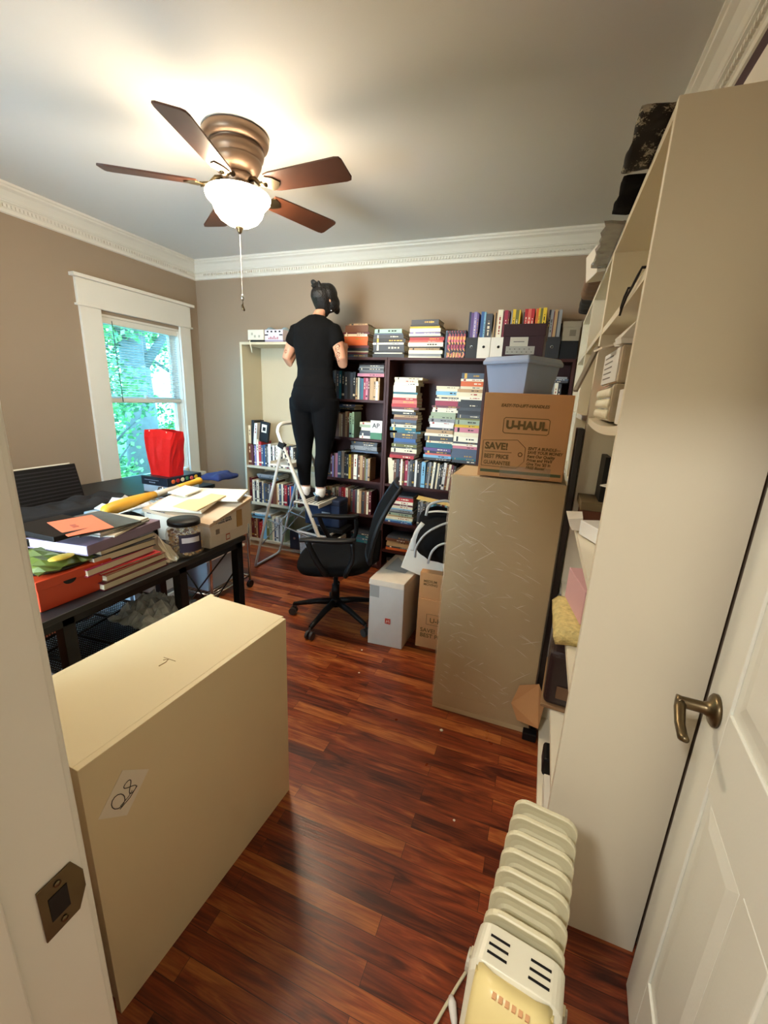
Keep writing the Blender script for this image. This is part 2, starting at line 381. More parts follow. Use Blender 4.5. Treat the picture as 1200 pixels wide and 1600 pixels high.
bookcase('dark_bookcase', 'narrow dark cherry bookcase right behind the person, five crowded shelves', M['dark'], -1.87, -1.245, 1.82, (1.485, 1.165, .80, .495, .20, .04), base=.03, depth=.285)
bookcase('dark_bookcase', 'wide dark cherry bookcase holding three high stacks of books in its top bay', M['dark'], -1.243, -.452, 1.82, (.80, .46, .20, .04), base=.03, sag=.006, depth=.285)
bookcase('dark_bookcase', 'dark cherry bookcase at the right, mostly hidden behind the moving box', M['dark'], -.450, .143, 1.82, (1.455, 1.12, .78, .46, .04), base=.03, depth=.285)

# ------------------------------------------------------------------ books
COL = dict(cream='#e6dcbc', white='#e2e0da', black='#18181b', navy='#1d2848', blue='#2d5b96', teal='#1f6877', red='#b32226', maroon='#5e1a26', orange='#d9642a', yellow='#dcb92e', green='#3d7a55', olive='#6b6a33', brown='#6d4128', tan='#b89467', grey='#8b8d8e', charcoal='#3c3f45', purple='#5d4480', pink='#c97a8a', salmon='#dd6a5c', skyblue='#7db7d6', mint='#a8d2b8', lime='#b4c93a', lilac='#8f83bb', slate='#4b5a70', crimson='#9c1f3f', ivory='#f0ead2', sage='#9aa88a')
PAGE = mat('page_block', '#ddd2b6', .9, bump=.2, bscale=900)
INKS = [mat('title_cream', '#e9e0c6', .6), mat('title_dark', '#1c1b20', .6), mat('title_gold', '#b28a3c', .4, metal=.5), mat('title_red', '#a03028', .6)]
LIGHTC = {'cream', 'white', 'tan', 'yellow', 'skyblue', 'mint', 'lime', 'pink', 'ivory', 'grey', 'sage'}
ORD = 'first second third fourth fifth sixth seventh eighth ninth tenth eleventh twelfth thirteenth fourteenth fifteenth sixteenth seventeenth eighteenth nineteenth twentieth twenty-first twenty-second twenty-third twenty-fourth twenty-fifth twenty-sixth twenty-seventh twenty-eighth twenty-ninth thirtieth'.split()
rnd = random.Random(7)
def cmat(c): return mat(c+'_cover', COL[c], .5, noise=.08, nscale=14)
def book_mb(t, h, d, c, seed):
    q = random.Random(seed); k = .0022 if t > .016 else .0012; m = cmat(c)
    b = MB().use(m).box((0, 0, 0), (k, d, h)).box((t-k, 0, 0), (t, d, h)).box((k, 0, 0), (t-k, k, h))
    b.use(PAGE).box((k, k, .003), (t-k, d-.004, h-.003))
    ink = INKS[1] if c in LIGHTC else INKS[q.choice([0, 0, 2])]
    if c in ('white', 'cream', 'ivory') and q.random() < .4: ink = INKS[3]
    if t > .010 and q.random() < .72:
        z0 = h*q.uniform(.45, .6); z1 = h*q.uniform(.8, .9); z = z0; b.use(ink)
        while z < z1:      # a row of short strokes standing for a worn spine title
            l = q.uniform(.006, .026); ww = q.uniform(.09, .17); b.box((t*(.5-ww), -.0004, z), (t*(.5+ww), 0, min(z+l, z1))); z += l+q.uniform(.003, .012)
        if q.random() < .5: b.box((k, -.0004, h*.12), (t-k, 0, h*.12+q.uniform(.004, .02)))
    return b
nb = [0]
def add_book(t, h, d, c, loc, rot, label, group, name='book'):
    nb[0] += 1
    b = book_mb(t, h, d, c, nb[0]*13)
    o = b.build(name, None, None, fix=False); o.location = loc; o.rotation_euler = rot
    tag(o, label, 'book', group); return o
def thick(t, a=.014, b_=.032): return 'slim ' if t < a else ('thick ' if t > b_ else '')
def row(x, z, specs, where, group, y=FY+.02, gap=.0008, xmax=None):
    n = 0
    for s in specs:
        c, t, h = s[:3]; lean = s[3] if len(s) > 3 else 0; dd = s[4] if len(s) > 4 else min(h*.7, .22)
        lab = f"{thick(t)}{c} book standing {ORD[n]} from the left {where}"
        w_ = t*math.cos(R(lean))+h*math.sin(abs(R(lean)))
        if lean >= 0: px = x; 
        else: px = x+h*math.sin(-R(lean))
        pz = z+(t*math.sin(R(lean)) if lean > 0 else 0)
        add_book(t, h, dd, c, (px, y+rnd.uniform(0, .012), pz+.0004), (0, R(lean), 0), lab, group)
        # leaning rows share their gap
        x += (t/math.cos(R(lean)) if lean else t)+gap+(h*math.sin(abs(R(lean))) if (len(s) > 5 and s[5]) else 0); n += 1
    return x
def stack(x, z, specs, where, group, y=FY+.02, jit=.008, k=1.):
    # specs from the bottom to the top: (colour, thickness, length[, dx])
    N = len(specs)
    for i, s in enumerate(specs):
        c, t, l = s[:3]; t *= k; dx = s[3] if len(s) > 3 else rnd.uniform(-jit, jit)
        lab = f"{thick(t)}{c} book lying {ORD[N-1-i]} from the top {where}"
        rz = rnd.uniform(-.03, .03) if jit else 0
        z += t+.0004
        add_book(t, l, min(.22, l*.8), c, (x+dx, y+rnd.uniform(0, .012), z), (0, PI/2, rz), lab, group)
    return z
def S(txt, default_t=.02, default_h=.21):
    out = []
    for w_ in txt.split():
        p = w_.split(':'); out.append((p[0], float(p[1])/1000 if len(p) > 1 and p[1] else default_t, float(p[2])/1000 if len(p) > 2 and p[2] else default_h, *[float(q)/(1 if False else 1) for q in p[3:4]]))
    return out
def ST(txt, l=.2):
    out = []
    for w_ in txt.split():
        p = w_.split(':'); out.append((p[0], float(p[1])/1000, float(p[2])/1000 if len(p) > 2 and p[2] else l, *([float(p[3])/1000] if len(p) > 3 else [])))
    return out
# beige bookcase ---------------------------------------------------------
BX = -2.648
x = row(BX, .8275, S('brown:38:205 maroon:20:195 charcoal:16:200 lilac:16:190 ivory:26:250 red:30:230 slate:22:200 blue:18:205 charcoal:20:198 grey:16:190 white:30:215 black:14:190 white:22:205 black:16:190 ivory:24:210 white:26:220 charcoal:18:205 ivory:22:215 grey:20:205 maroon:24:200 navy:26:215 white:20:205 black:22:200'), 'on the upper shelf of the beige bookcase', 'books standing on the upper shelf of the beige bookcase')
a_ = add_book(.028, .17, .13, 'cream', (-2.646, 3.365, .8275+.206), (0, 0, 0), 'cream book standing on top of the brown one at the left of the beige bookcase', None)
a_ = add_book(.030, .225, .15, 'black', (-2.617, 3.365, .8275+.201), (0, R(3), 0), 'black book standing above the row beside the cream book in the beige bookcase', None)
a_ = add_book(.032, .2, .15, 'white', (-2.583, 3.352, .8275+.204), (0, R(6), 0), 'white book leaning above the row next to a black book in the beige bookcase', None)
x = row(BX, .4655, S('maroon:34:235 ivory:24:215 charcoal:20:200 ivory:26:218 black:18:195 navy:16:200 cream:15:210 slate:20:190 charcoal:24:195 charcoal:20:190 grey:16:190 maroon:26:205 brown:38:225 tan:16:205 cream:15:210 slate:24:200 ivory:18:210 maroon:18:205 red:26:200 navy:26:205 salmon:18:195 blue:24:200 black:22:210 cream:20:205 maroon:24:200'), 'on the middle shelf of the beige bookcase', 'books standing on the middle shelf of the beige bookcase')
stack(-2.55, .4655+.236, ST('charcoal:14:230 grey:18:240 grey:12:235'), 'above the beige middle shelf row', 'grey books lying on the middle row')
x = row(BX, .0855, S('maroon:30:200 brown:26:190 tan:16:205 maroon:22:195 red:26:170 red:14:190 skyblue:42:225 olive:34:245 sage:30:225 ivory:22:250 slate:22:225 white:28:255 grey:24:235 white:26:250 sage:20:240'), 'on the bottom shelf of the beige bookcase', 'books standing on the bottom shelf of the beige bookcase')
stack(-2.64, .0855+.206, ST('skyblue:20:230 slate:10:235 skyblue:16:228 white:12:230'), 'at the left of the beige bottom shelf', 'pale books lying on the beige bottom shelf', jit=.003)
# black picture box
t = thing('picture_box', 'black upright box with a white square picture above the red book', 'box', (-2.535, 3.37, 1.063), rot=(0, R(8), 0))
MB().box((0, 0, 0), (.10, .03, .19)).build('case', M['black'], t, .006)
MB().box((.022, -.001, .09), (.078, .0, .165)).build('picture', M['paper'], t); MB().box((.035, -.0016, .105), (.066, -.001, .14)).build('emblem', M['black'], t)
# dark bookcase, narrow: rows
A0 = -1.848
g = 'on the top shelf of the narrow dark bookcase'
x = row(A0, 1.4855, S('charcoal:30:240 slate:30:235 charcoal:28:240 slate:26:225 grey:20:230 slate:26:225 teal:22:228 black:26:225 charcoal:28:220 black:26:222 charcoal:24:215 black:22:220'), g, 'dark books standing on the narrow top shelf')
x = row(x+.003, 1.4855, S('tan:15:175 cream:16:178 slate:20:172 teal:18:170 crimson:20:176 pink:18:174 maroon:16:170 tan:30:178 tan:22:180 ivory:20:150 tan:14:178'), 'of the small books under the pink one', 'small books at the right of the narrow top shelf')
stack(-1.515, 1.4855+.186, ST('pink:24:240 charcoal:16:220:15 grey:8:210:20 charcoal:18:225:8 grey:8:220:12 charcoal:16:215:15'), 'above the small tan books', 'books lying above the small tan books')
x = row(A0, 1.1655, S('navy:30:230 slate:28:220 navy:26:225 slate:14:230 teal:20:195 tan:18:165 brown:30:205 tan:20:195 cream:12:190 brown:24:205 tan:22:215 brown:16:215 mint:24:205 mint:18:215'), 'on the second shelf of the narrow bookcase', 'books standing on the second narrow shelf')
stack(-1.475, 1.1655, ST('ivory:22:200 charcoal:24:200 charcoal:20:195 cream:26:200 sage:22:205 cream:20:200'), 'beside the mint books', 'books lying beside the mint books')
stack(-1.78, 1.1655+.232, ST('black:16:250 charcoal:10:240 navy:18:245'), 'above the second narrow shelf', 'dark books lying on the second narrow row')
ap = thing('study_book', 'white and green study book with the letters AP facing out on the dark shelf', 'book', (-1.375, 3.338, 1.166))
b = MB().use(cmat('white')).box((0, 0, .055), (.105, .012, .155)).use(cmat('green')).box((0, 0, 0), (.105, .012, .055)); b.build('cover', None, ap, .001)
text('AP', .055, INKS[1], ap, (.05, -.0003, .095), FRONT, bold=.001, align='CENTER')
x = row(A0, .8005, S('charcoal:24:215 grey:16:190 maroon:20:205 charcoal:26:200 maroon:16:205 lilac:15:190 brown:16:215 pink:24:215 slate:34:235 white:24:240 charcoal:20:225 charcoal:24:215 yellow:22:215 brown:24:215 ivory:34:220 charcoal:10:190 brown:16:212 tan:26:215 brown:20:205 olive:10:200 grey:18:190 tan:18:195'), 'on the third shelf of the narrow bookcase', 'books standing on the third narrow shelf')
stack(-1.56, .8005+.242, ST('slate:12:250 charcoal:10:240 grey:14:250 grey:18:250 charcoal:22:235 charcoal:14:245'), 'above the third narrow shelf', 'grey books lying on the third narrow row')
x = row(A0, .4955, S('charcoal:30:215 brown:26:205 olive:22:210 tan:30:215 cream:22:205 brown:14:200 tan:28:218 pink:24:215 red:22:220 red:20:215 cream:22:218 brown:26:205 charcoal:20:215 maroon:24:205 charcoal:20:210 cream:18:215 tan:22:205 charcoal:24:200 brown:24:210 cream:18:205 maroon:22:210'), 'on the fourth shelf of the narrow bookcase', 'books standing on the fourth narrow shelf')
stack(-1.55, .2005, ST('charcoal:24:240 teal:20:250 slate:22:245 teal:26:255 charcoal:20:240'), 'on the fifth shelf of the narrow bookcase', 'books lying on the fifth narrow shelf')
stack(-1.50, .0405, ST('white:24:220 charcoal:28:230 maroon:20:225 ivory:22:220'), 'on the lowest shelf of the narrow bookcase', 'books lying on the lowest narrow shelf')
# wide dark bookcase
x = row(-1.215, .7955, [('cream', .020, .225, -5), ('cream', .020, .222, -5), ('cream', .018, .205, -5)]+S('brown:22:215 charcoal:24:220 maroon:12:215 ivory:16:222 brown:18:205 crimson:28:215 grey:16:210 charcoal:20:225 black:22:220 white:18:225 black:22:215 charcoal:14:205 skyblue:34:215')+[(c, q/1000, h/1000, 4) for c, q, h in (('charcoal', 18, 215), ('grey', 16, 220), ('black', 16, 210), ('ivory', 18, 220), ('black', 14, 205), ('cream', 16, 215), ('charcoal', 20, 205), ('black', 14, 215), ('white', 22, 222), ('brown', 20, 210), ('cream', 18, 215), ('maroon', 20, 210), ('black', 18, 205))], 'in the row below the three tall stacks', 'books standing below the three tall stacks')
z0 = .7955+.2275
stack(-1.185, z0, ST('red:24:215:-15 maroon:18:220:-10 cream:30:225:-5 charcoal:10:215 olive:22:220:0 slate:14:205:15 blue:26:190:20 charcoal:14:230:-10 charcoal:24:235:-15 teal:14:205:40 teal:24:225:-20 cream:20:215:-10 charcoal:16:220:-15 slate:18:220:-15 brown:16:205 tan:18:200:10 black:22:205:-8 ivory:14:190:-10 maroon:16:235:-15 red:22:215:-15 salmon:26:210:-12 red:16:205:-8 cream:24:200:-6 teal:14:205 ivory:44:190:-5 ivory:18:205:0 cream:20:195 cream:16:235:-2', .22), 'in the leftmost tall stack', 'books in the leftmost tall stack of the dark bookcase', k=1.14)
stack(-.905, z0+.012, ST('charcoal:16:225 skyblue:20:230:0 salmon:12:215:15 navy:18:225:5 purple:22:225:0 teal:36:225:15 cream:14:220:20 charcoal:34:230:5 ivory:20:235:0 tan:26:220:10 charcoal:14:220:15 white:26:190:40 white:14:200:35 grey:24:215:25 sage:18:210:30 sage:26:200:40 ivory:18:205:50 ivory:14:190:55 maroon:14:225:45 crimson:34:180:70 ivory:14:200:70 charcoal:10:185:75 cream:14:180:78 skyblue:26:185:70 ivory:14:180:75 cream:20:180:70', .2), 'in the middle tall stack', 'books in the middle tall stack of the dark bookcase', k=1.10)
stack(-.672, z0+.006, ST('charcoal:20:210 teal:14:205 slate:24:205:-5 slate:34:200:0 pink:18:205:5 ivory:14:200 charcoal:12:205 ivory:34:195:5 cream:26:200:8 pink:30:195:8 yellow:18:220:-15 sage:30:190:8 olive:10:195 charcoal:22:185:20 black:24:185:20 charcoal:20:180:22 black:22:185:18 black:24:180:20 ivory:20:180:20 cream:24:200:0 tan:20:195:5 cream:16:180:25 orange:30:180:25 ivory:14:175:25 slate:34:170:30', .2), 'in the rightmost tall stack', 'books in the rightmost tall stack of the dark bookcase', k=1.22)
stack(-1.215, .4555, ST('blue:16:250:0 skyblue:12:245:2 cream:24:245:6 tan:16:250:6 sage:20:240:8 charcoal:10:235:8 grey:20:245:10 skyblue:12:240 cream:26:235:12 maroon:14:245:5 ivory:24:240:10 red:32:240:8 charcoal:16:235:12', .24), 'in the stack under the long row', 'books lying on the lower shelf of the wide dark bookcase')
row(-.925, .4555, S('charcoal:26:215 grey:20:220 charcoal:22:205 grey:24:215 slate:20:210 skyblue:20:215 teal:22:220 charcoal:26:215 blue:22:205 maroon:24:215 skyblue:18:212 charcoal:22:208'), 'behind the black and grey bag', 'books standing behind the bag')
stack(-1.19, .2005, ST('orange:20:220 charcoal:14:235 tan:30:220 tan:18:210 brown:24:215 charcoal:20:230'), 'on the low shelf behind the carton', 'books lying low behind the carton')
stack(-1.18, .0405, ST('charcoal:30:240 tan:22:220 black:28:230'), 'on the floor level shelf behind the carton', 'books lying at floor level behind the carton')
# rightmost dark bookcase (only its right end shows)
row(-.16, 1.4555, [('tan', .026, .2, 0), ('charcoal', .024, .19, 0), ('tan', .022, .19, -4), ('charcoal', .022, .18, 0), ('ivory', .022, .185, -3), ('charcoal', .022, .185, 0), ('sage', .016, .19, 0), ('grey', .026, .2, 0), ('ivory', .024, .205, 0), ('charcoal', .022, .2, 0)], 'right of the blue bin', 'books standing right of the blue bin')
stack(-.13, 1.4555+.206, ST('charcoal:14:240 slate:12:235 grey:14:238'), 'right of the blue bin', 'books lying right of the blue bin')
# on top of the bookcases ---------------------------------------------------
TZ = 1.8204
stack(-1.66, TZ, ST('charcoal:24:240 maroon:14:230 cream:10:220:20 black:22:245:0 maroon:18:240:5 orange:34:215:20 orange:34:215:22 ivory:18:200:30 maroon:14:235:10 brown:52:205:30 tan:12:160:65'), 'in the stack beside the person', 'books stacked on the case beside the person', y=FY+.01)
stack(-1.38, TZ, ST('black:28:270:0 ivory:10:240:12 black:10:270:0 charcoal:46:262:4 white:14:265:0 black:32:270:2 charcoal:26:250:6 slate:12:240:10 mint:30:230:12'), 'in the second stack from the person', 'books in the second stack on top of the dark bookcases', y=FY+.01)
stack(-1.08, TZ, ST('ivory:12:265:2 grey:18:260:4 ivory:26:270:2 tan:14:245:6 black:10:250:5 ivory:30:280:-5 salmon:12:270:4 red:24:275:6 charcoal:8:265:6 ivory:16:250:2 lilac:12:240:4 ivory:26:245:4 yellow:14:235:6 black:10:230:10 charcoal:36:215:16'), 'in the third stack from the person', 'books in the third stack on top of the dark bookcases', y=FY+.01)
# colourful series with gold letters on the spines
SER = mat('mottled_cover', '#7a2742', .45)
nt = SER.node_tree; bb = nt.nodes['Principled BSDF']; vo = nt.nodes.new('ShaderNodeTexVoronoi'); vo.inputs['Scale'].default_value = 48; tcn = nt.nodes.new('ShaderNodeTexCoord'); rp = nt.nodes.new('ShaderNodeValToRGB')
rp.color_ramp.interpolation = 'CONSTANT'; es = rp.color_ramp.elements; es[0].color = (*hexc('#2c1730'), 1); es[1].position = .35; es[1].color = (*hexc('#a02c4d'), 1)
for p_, c_ in ((.55, '#e0607a'), (.72, '#6a3a8a'), (.85, '#f0a860')): k_ = es.new(p_); k_.color = (*hexc(c_), 1)
sx_ = nt.nodes.new('ShaderNodeSeparateColor'); nt.links.new(tcn.outputs['Object'], vo.inputs['Vector']); nt.links.new(vo.outputs['Color'], sx_.inputs[0]); nt.links.new(sx_.outputs[0], rp.inputs[0]); nt.links.new(rp.outputs[0], bb.inputs['Base Color'])
GOLD = mat('gold_print', '#e0b052', .4)
for i, (ch, t_) in enumerate(zip(['', 'N', 'a', 'B', 'K', 'N', '3'], (.016, .025, .02, .02, .022, .022, .024))):
    xs = -.79+sum((.016, .025, .02, .02, .022, .022, .024)[:i])+i*.0008
    o = MB().use(SER if i else cmat('slate')).box((0, 0, 0), (t_, .0015, .195)).box((0, 0, 0), (.0015, .13, .195)).box((t_-.0015, 0, 0), (t_, .13, .195)).use(PAGE).box((.0015, .0015, .003), (t_-.0015, .127, .192)).build('comic_volume', None, None)
    o.location = (xs, 3.345, TZ)
    lb = 'slim slate volume at the left end of the gold lettered comics' if not i else f"mottled red and purple comic volume, {ORD[i-1]} of the six with gold letters"
    tag(o, lb, 'book', 'comic volumes with a picture across their spines')
    if ch: text(ch, .052, GOLD, o, (t_/2, -.0004, .006), FRONT, 'spine_letter', bold=.0006, align='CENTER', sx=.62)
# magazine files
def mag_file(x, w_, c, label, items, h=.145, hole='black', dep=.24, y=3.345, z=TZ, hb=.27):
    t = thing('magazine_file', label, 'magazine file', (x, y, z)); k = .003
    m = mat(c+'_board', {'white': '#e6e2d6', 'black': '#17171a'}[c], .55)
    MB().box((0, 0, 0), (w_, k, h)).build('front_panel', m, t)
    for s in (0, w_-k): MB().prism([(k, 0), (dep-k, 0), (dep-k, hb), (dep*.55, hb), (k, h)], s, s+k, 'x').build('side_panel', m, t)
    MB().box((k, dep-k, 0), (w_-k, dep, hb)).build('back_panel', m, t); MB().box((k, k, 0), (w_-k, dep-k, k)).build('base_panel', m, t)
    MB().lathe([(.0001, 0), (.0075, 0), (.0095, .0015), (.0095, 0)], n=16).build('finger_hole', M['black'] if hole == 'black' else M['chrome'], t).matrix_local = Matrix.Translation((w_/2, 0, h*.55)) @ Euler((PI/2, 0, 0)).to_matrix().to_4x4()
    xx = x+k+.001; n = 0
    for cc, tt, hh in items:
        if xx+tt > x+w_-k: break
        add_book(tt, hh, .19, cc, (xx, y+.025, z+k+.0005), (0, 0, 0), f"{cc} folder standing {ORD[n]} from the left in {label.replace('magazine ', '')}"[:200], 'folders standing in the files on the dark bookcases', 'folder')
        xx += tt+.0006; n += 1
mag_file(-.632, .085, 'black', 'black file with the purple folders', [('navy', .014, .32), ('purple', .020, .315), ('lilac', .022, .32), ('purple', .014, .312)], hole='c')
mag_file(-.545, .092, 'white', 'white file with the blue folder', [('blue', .022, .32), ('skyblue', .012, .318), ('charcoal', .048, .305)])
mag_file(-.450, .115, 'white', 'white file with the cream folder', [('tan', .008, .31), ('black', .008, .31), ('tan', .006, .32), ('ivory', .036, .33), ('maroon', .010, .32), ('crimson', .024, .325), ('maroon', .012, .32)])
mag_file(-.333, .082, 'white', 'white file half behind the maroon box', [('grey', .01, .32), ('yellow', .020, .33), ('olive', .022, .325), ('yellow', .010, .325), ('charcoal', .012, .32)])
mag_file(-.249, .082, 'black', 'black file behind the maroon box', [('charcoal', .008, .31), ('red', .022, .33), ('salmon', .020, .33), ('red', .022, .33)])
mag_file(-.165, .082, 'black', 'black file left of the brown folders', [('orange', .016, .33), ('yellow', .012, .335), ('olive', .016, .33), ('yellow', .024, .335), ('maroon', .008, .325)])
mag_file(-.078, .10, 'black', 'black file with the taupe folders', [('black', .012, .32), ('grey', .018, .32), ('maroon', .006, .31), ('tan', .018, .32), ('charcoal', .008, .31), ('grey', .02, .32)], hole='c')
t = thing('archive_box', 'taupe lidded archive box on top at the right end of the dark bookcases', 'box', (.085, 3.36, TZ+.121))
MB().box((-.055, 0, 0), (.055, .2, .085)).build('body', mat('taupe_board', '#8f8470', .7), t, .001); MB().box((-.058, -.003, .085), (.058, .203, .125)).build('lid', mat('taupe_board', '#8f8470', .7), t, .001)
MB().box((-.01, -.001, .03), (.03, 0, .07)).build('emblem', mat('emblem_grey', '#6b614f', .7), t)
o = MB().box((.025, 3.36, TZ), (.14, 3.56, TZ+.1205)).build('black_box', M['black'], None, .001); tag(o, 'plain black box under the taupe archive box', 'box')
# things on the beige bookcase
t = thing('beige_box', 'small cream printed box with a hanging white strap on the beige bookcase', 'box', (-2.52, 3.36, 1.9405))
MB().box((-.085, 0, .02), (.085, .12, .105)).build('body', mat('pale_box', '#d4d2c2', .7, noise=.05), t, .002)
MB().box((-.085, .01, 0), (.085, .11, .02)).build('base', M['black'], t); MB().tube([(-.06, 0, .02), (-.045, -.03, .005), (-.03, -.035, -.03), (-.02, -.034, -.09)], .005, 6, flat=.3).build('strap', M['paper'], t)
for i, (x_, z_) in enumerate(((-.04, .07), (-.01, .05), (.035, .05))): MB().box((x_-.008, -.0008, z_-.01), (x_+.01, 0, z_+.01)).build('stamp', mat('faint_ink', '#a5a596', .8), t)
t = thing('patterned_case', 'white toy case printed with dark windows and pink shapes on the beige bookcase', 'box', (-2.335, 3.365, 1.9405))
MB().box((-.095, 0, .018), (.095, .13, .105)).build('body', mat('lilac_white', '#cfcad2', .5), t, .003)
MB().box((-.095, .004, 0), (.095, .12, .018)).build('base', mat('dim_lilac', '#9a90ab', .5), t)
for x_ in (-.07, -.03, .012, .054): MB().box((x_, -.001, .082), (x_+.018, 0, .095)).build('window_print', M['black'], t)
for x_ in (-.092, .058): MB().box((x_, -.001, .056), (x_+.034, 0, .066)).build('stripe', M['black'], t)
b = MB()
for i, hh in enumerate((.012, .02, .014, .026, .012, .018)): b.box((-.055+i*.018, -.001, .026), (-.055+i*.018+.012, 0, .026+hh))
b.build('pink_print', mat('pink_print', '#b0707e', .6), t)
t = thing('bubble_bag', 'crumpled clear and blue plastic bag heaped behind the patterned case', 'bag', (-2.36, 3.47, 1.9405))
b = MB(); q = random.Random(3)
for i in range(6): b.sphere((q.uniform(-.14, .1), q.uniform(0, .05), .09+q.uniform(0, .02)), .045, 9, 6, (1, .8, .9))
o = b.build('film', mat('blue_film', '#9fb4bb', .25, alpha=.75, noise=.5, nscale=30), t)
# file boxes and bins at the foot of the bookcases
for i, (x_, lb) in enumerate(((-2.11, 'left of the two black boxes low in the beige bookcase'), (-2.005, 'right of the two black boxes low in the beige bookcase'))):
    t = thing('file_box', lb, 'box', (x_, 3.30, .0855 if False else .0), group='black boxes at the foot of the beige bookcase')
    MB().box((-.05, 0, .06), (.05, .028, .245)).build('body', mat('navy_board', '#131a28', .5), t, .002)
    MB().lathe([(.0001, 0), (.010, 0), (.013, .002), (.013, 0)], n=14).build('finger_ring', M['chrome'], t).matrix_local = Matrix.Translation((0, -.0005, .17)) @ Euler((PI/2, 0, 0)).to_matrix().to_4x4()
    t.location.z = -.0; 
CLEAR = bpy.data.materials.new('clear_plastic'); CLEAR.use_nodes = True; nt = CLEAR.node_tree; nt.nodes.clear()
def clearmat(m, tint, fac, dif):
    nt = m.node_tree; nt.nodes.clear(); o_ = nt.nodes.new('ShaderNodeOutputMaterial'); a = nt.nodes.new('ShaderNodeBsdfTransparent'); a.inputs[0].default_value = (*tint, 1)
    g_ = nt.nodes.new('ShaderNodeBsdfPrincipled'); g_.inputs['Base Color'].default_value = (*dif, 1); g_.inputs['Roughness'].default_value = .18
    mx = nt.nodes.new('ShaderNodeMixShader'); mx.inputs[0].default_value = fac
    nt.links.new(a.outputs[0], mx.inputs[1]); nt.links.new(g_.outputs[0], mx.inputs[2]); nt.links.new(mx.outputs[0], o_.inputs[0]); return m
clearmat(CLEAR, (.9, .94, .97), .28, (.7, .78, .85))
WRAP = bpy.data.materials.new('stretch_wrap'); WRAP.use_nodes = True; clearmat(WRAP, (.97, .95, .91), .20, (.72, .63, .48))
nt = WRAP.node_tree; nz = nt.nodes.new('ShaderNodeTexNoise'); nz.inputs['Scale'].default_value = 9; nz.inputs['Detail'].default_value = 8; mpn = nt.nodes.new('ShaderNodeMapping'); mpn.inputs['Scale'].default_value = (1, 1, 5); mpn.inputs['Rotation'].default_value = (0, .25, 0); tcn = nt.nodes.new('ShaderNodeTexCoord')
bpn = nt.nodes.new('ShaderNodeBump'); bpn.inputs['Strength'].default_value = .7; bpn.inputs['Distance'].default_value = .012
nt.links.new(tcn.outputs['Object'], mpn.inputs[0]); nt.links.new(mpn.outputs[0], nz.inputs['Vector']); nt.links.new(nz.outputs['Fac'], bpn.inputs['Height'])
pb = [n for n in nt.nodes if n.type == 'BSDF_PRINCIPLED'][0]; nt.links.new(bpn.outputs[0], pb.inputs['Normal'])
def bin_mb(w0, d0, w1, d1, h, k=.003, z0=0):
    b = MB(); rect = lambda a, c, z: [(-a/2, -c/2, z), (a/2, -c/2, z), (a/2, c/2, z), (-a/2, c/2, z)]
    return b.rings([rect(w0, d0, z0), rect(w1, d1, z0+h), rect(w1-2*k, d1-2*k, z0+h), rect(w0-2*k, d0-2*k, z0+k)], False, True)
def rim_mb(w_, d, z, a=.012, k=.012):
    return MB().rings([[(-w_/2-x, -d/2-x, zz), (w_/2+x, -d/2-x, zz), (w_/2+x, d/2+x, zz), (-w_/2-x, d/2+x, zz)] for x, zz in ((0, z-k), (a, z-k), (a, z), (-.002, z), (-.002, z-k), (0, z-k))], False, False)
t = thing('storage_bin', 'navy blue fabric storage bin with a pale label under the ladder step', 'storage bin', (-1.72, 3.2, .40))
MB().box((-.17, -.07, 0), (.17, .1, .20)).build('body', mat('navy_fabric', '#1b2c4c', .8, bump=.2, bscale=120), t, .01)
MB().box((-.172, -.073, .19), (.172, .102, .245)).build('lid', mat('navy_lid', '#16233f', .7, bump=.2, bscale=120), t, .012)
MB().box((0.0, -.0725, .09), (.08, -.0705, .13)).build('label_holder', mat('pale_tag', '#9aa3ad', .5), t)
t = thing('plastic_bin', 'clear plastic bin with a white rim full of red and purple things', 'storage bin', (-1.745, 3.14, .0), rz=R(-8))
bin_mb(.24, .20, .29, .25, .36).build('bin_wall', CLEAR, t); rim_mb(.29, .25, .36, .008, .014).build('rim', M['white'], t)
b = MB(); q = random.Random(5); 
for i, c in enumerate(('maroon', 'red', 'purple', 'charcoal', 'crimson', 'grey', 'maroon', 'slate')): b.use(cmat(c)).box((-.10, -.085, .01+i*.039), (.10, .085, .01+i*.039+.034), rot=(0, 0, q.uniform(-.08, .08)))
b.build('contents', None, t); MB().box((-.11, -.09, .325), (.11, .09, .335)).build('top_sheet', M['black'], t)
o = MB().box((-1.735, 3.1, .361), (-1.50, 3.3, .399)).build('black_tray', M['black'], None, .004); tag(o, 'flat black tray lying under the navy storage bin', 'tray')

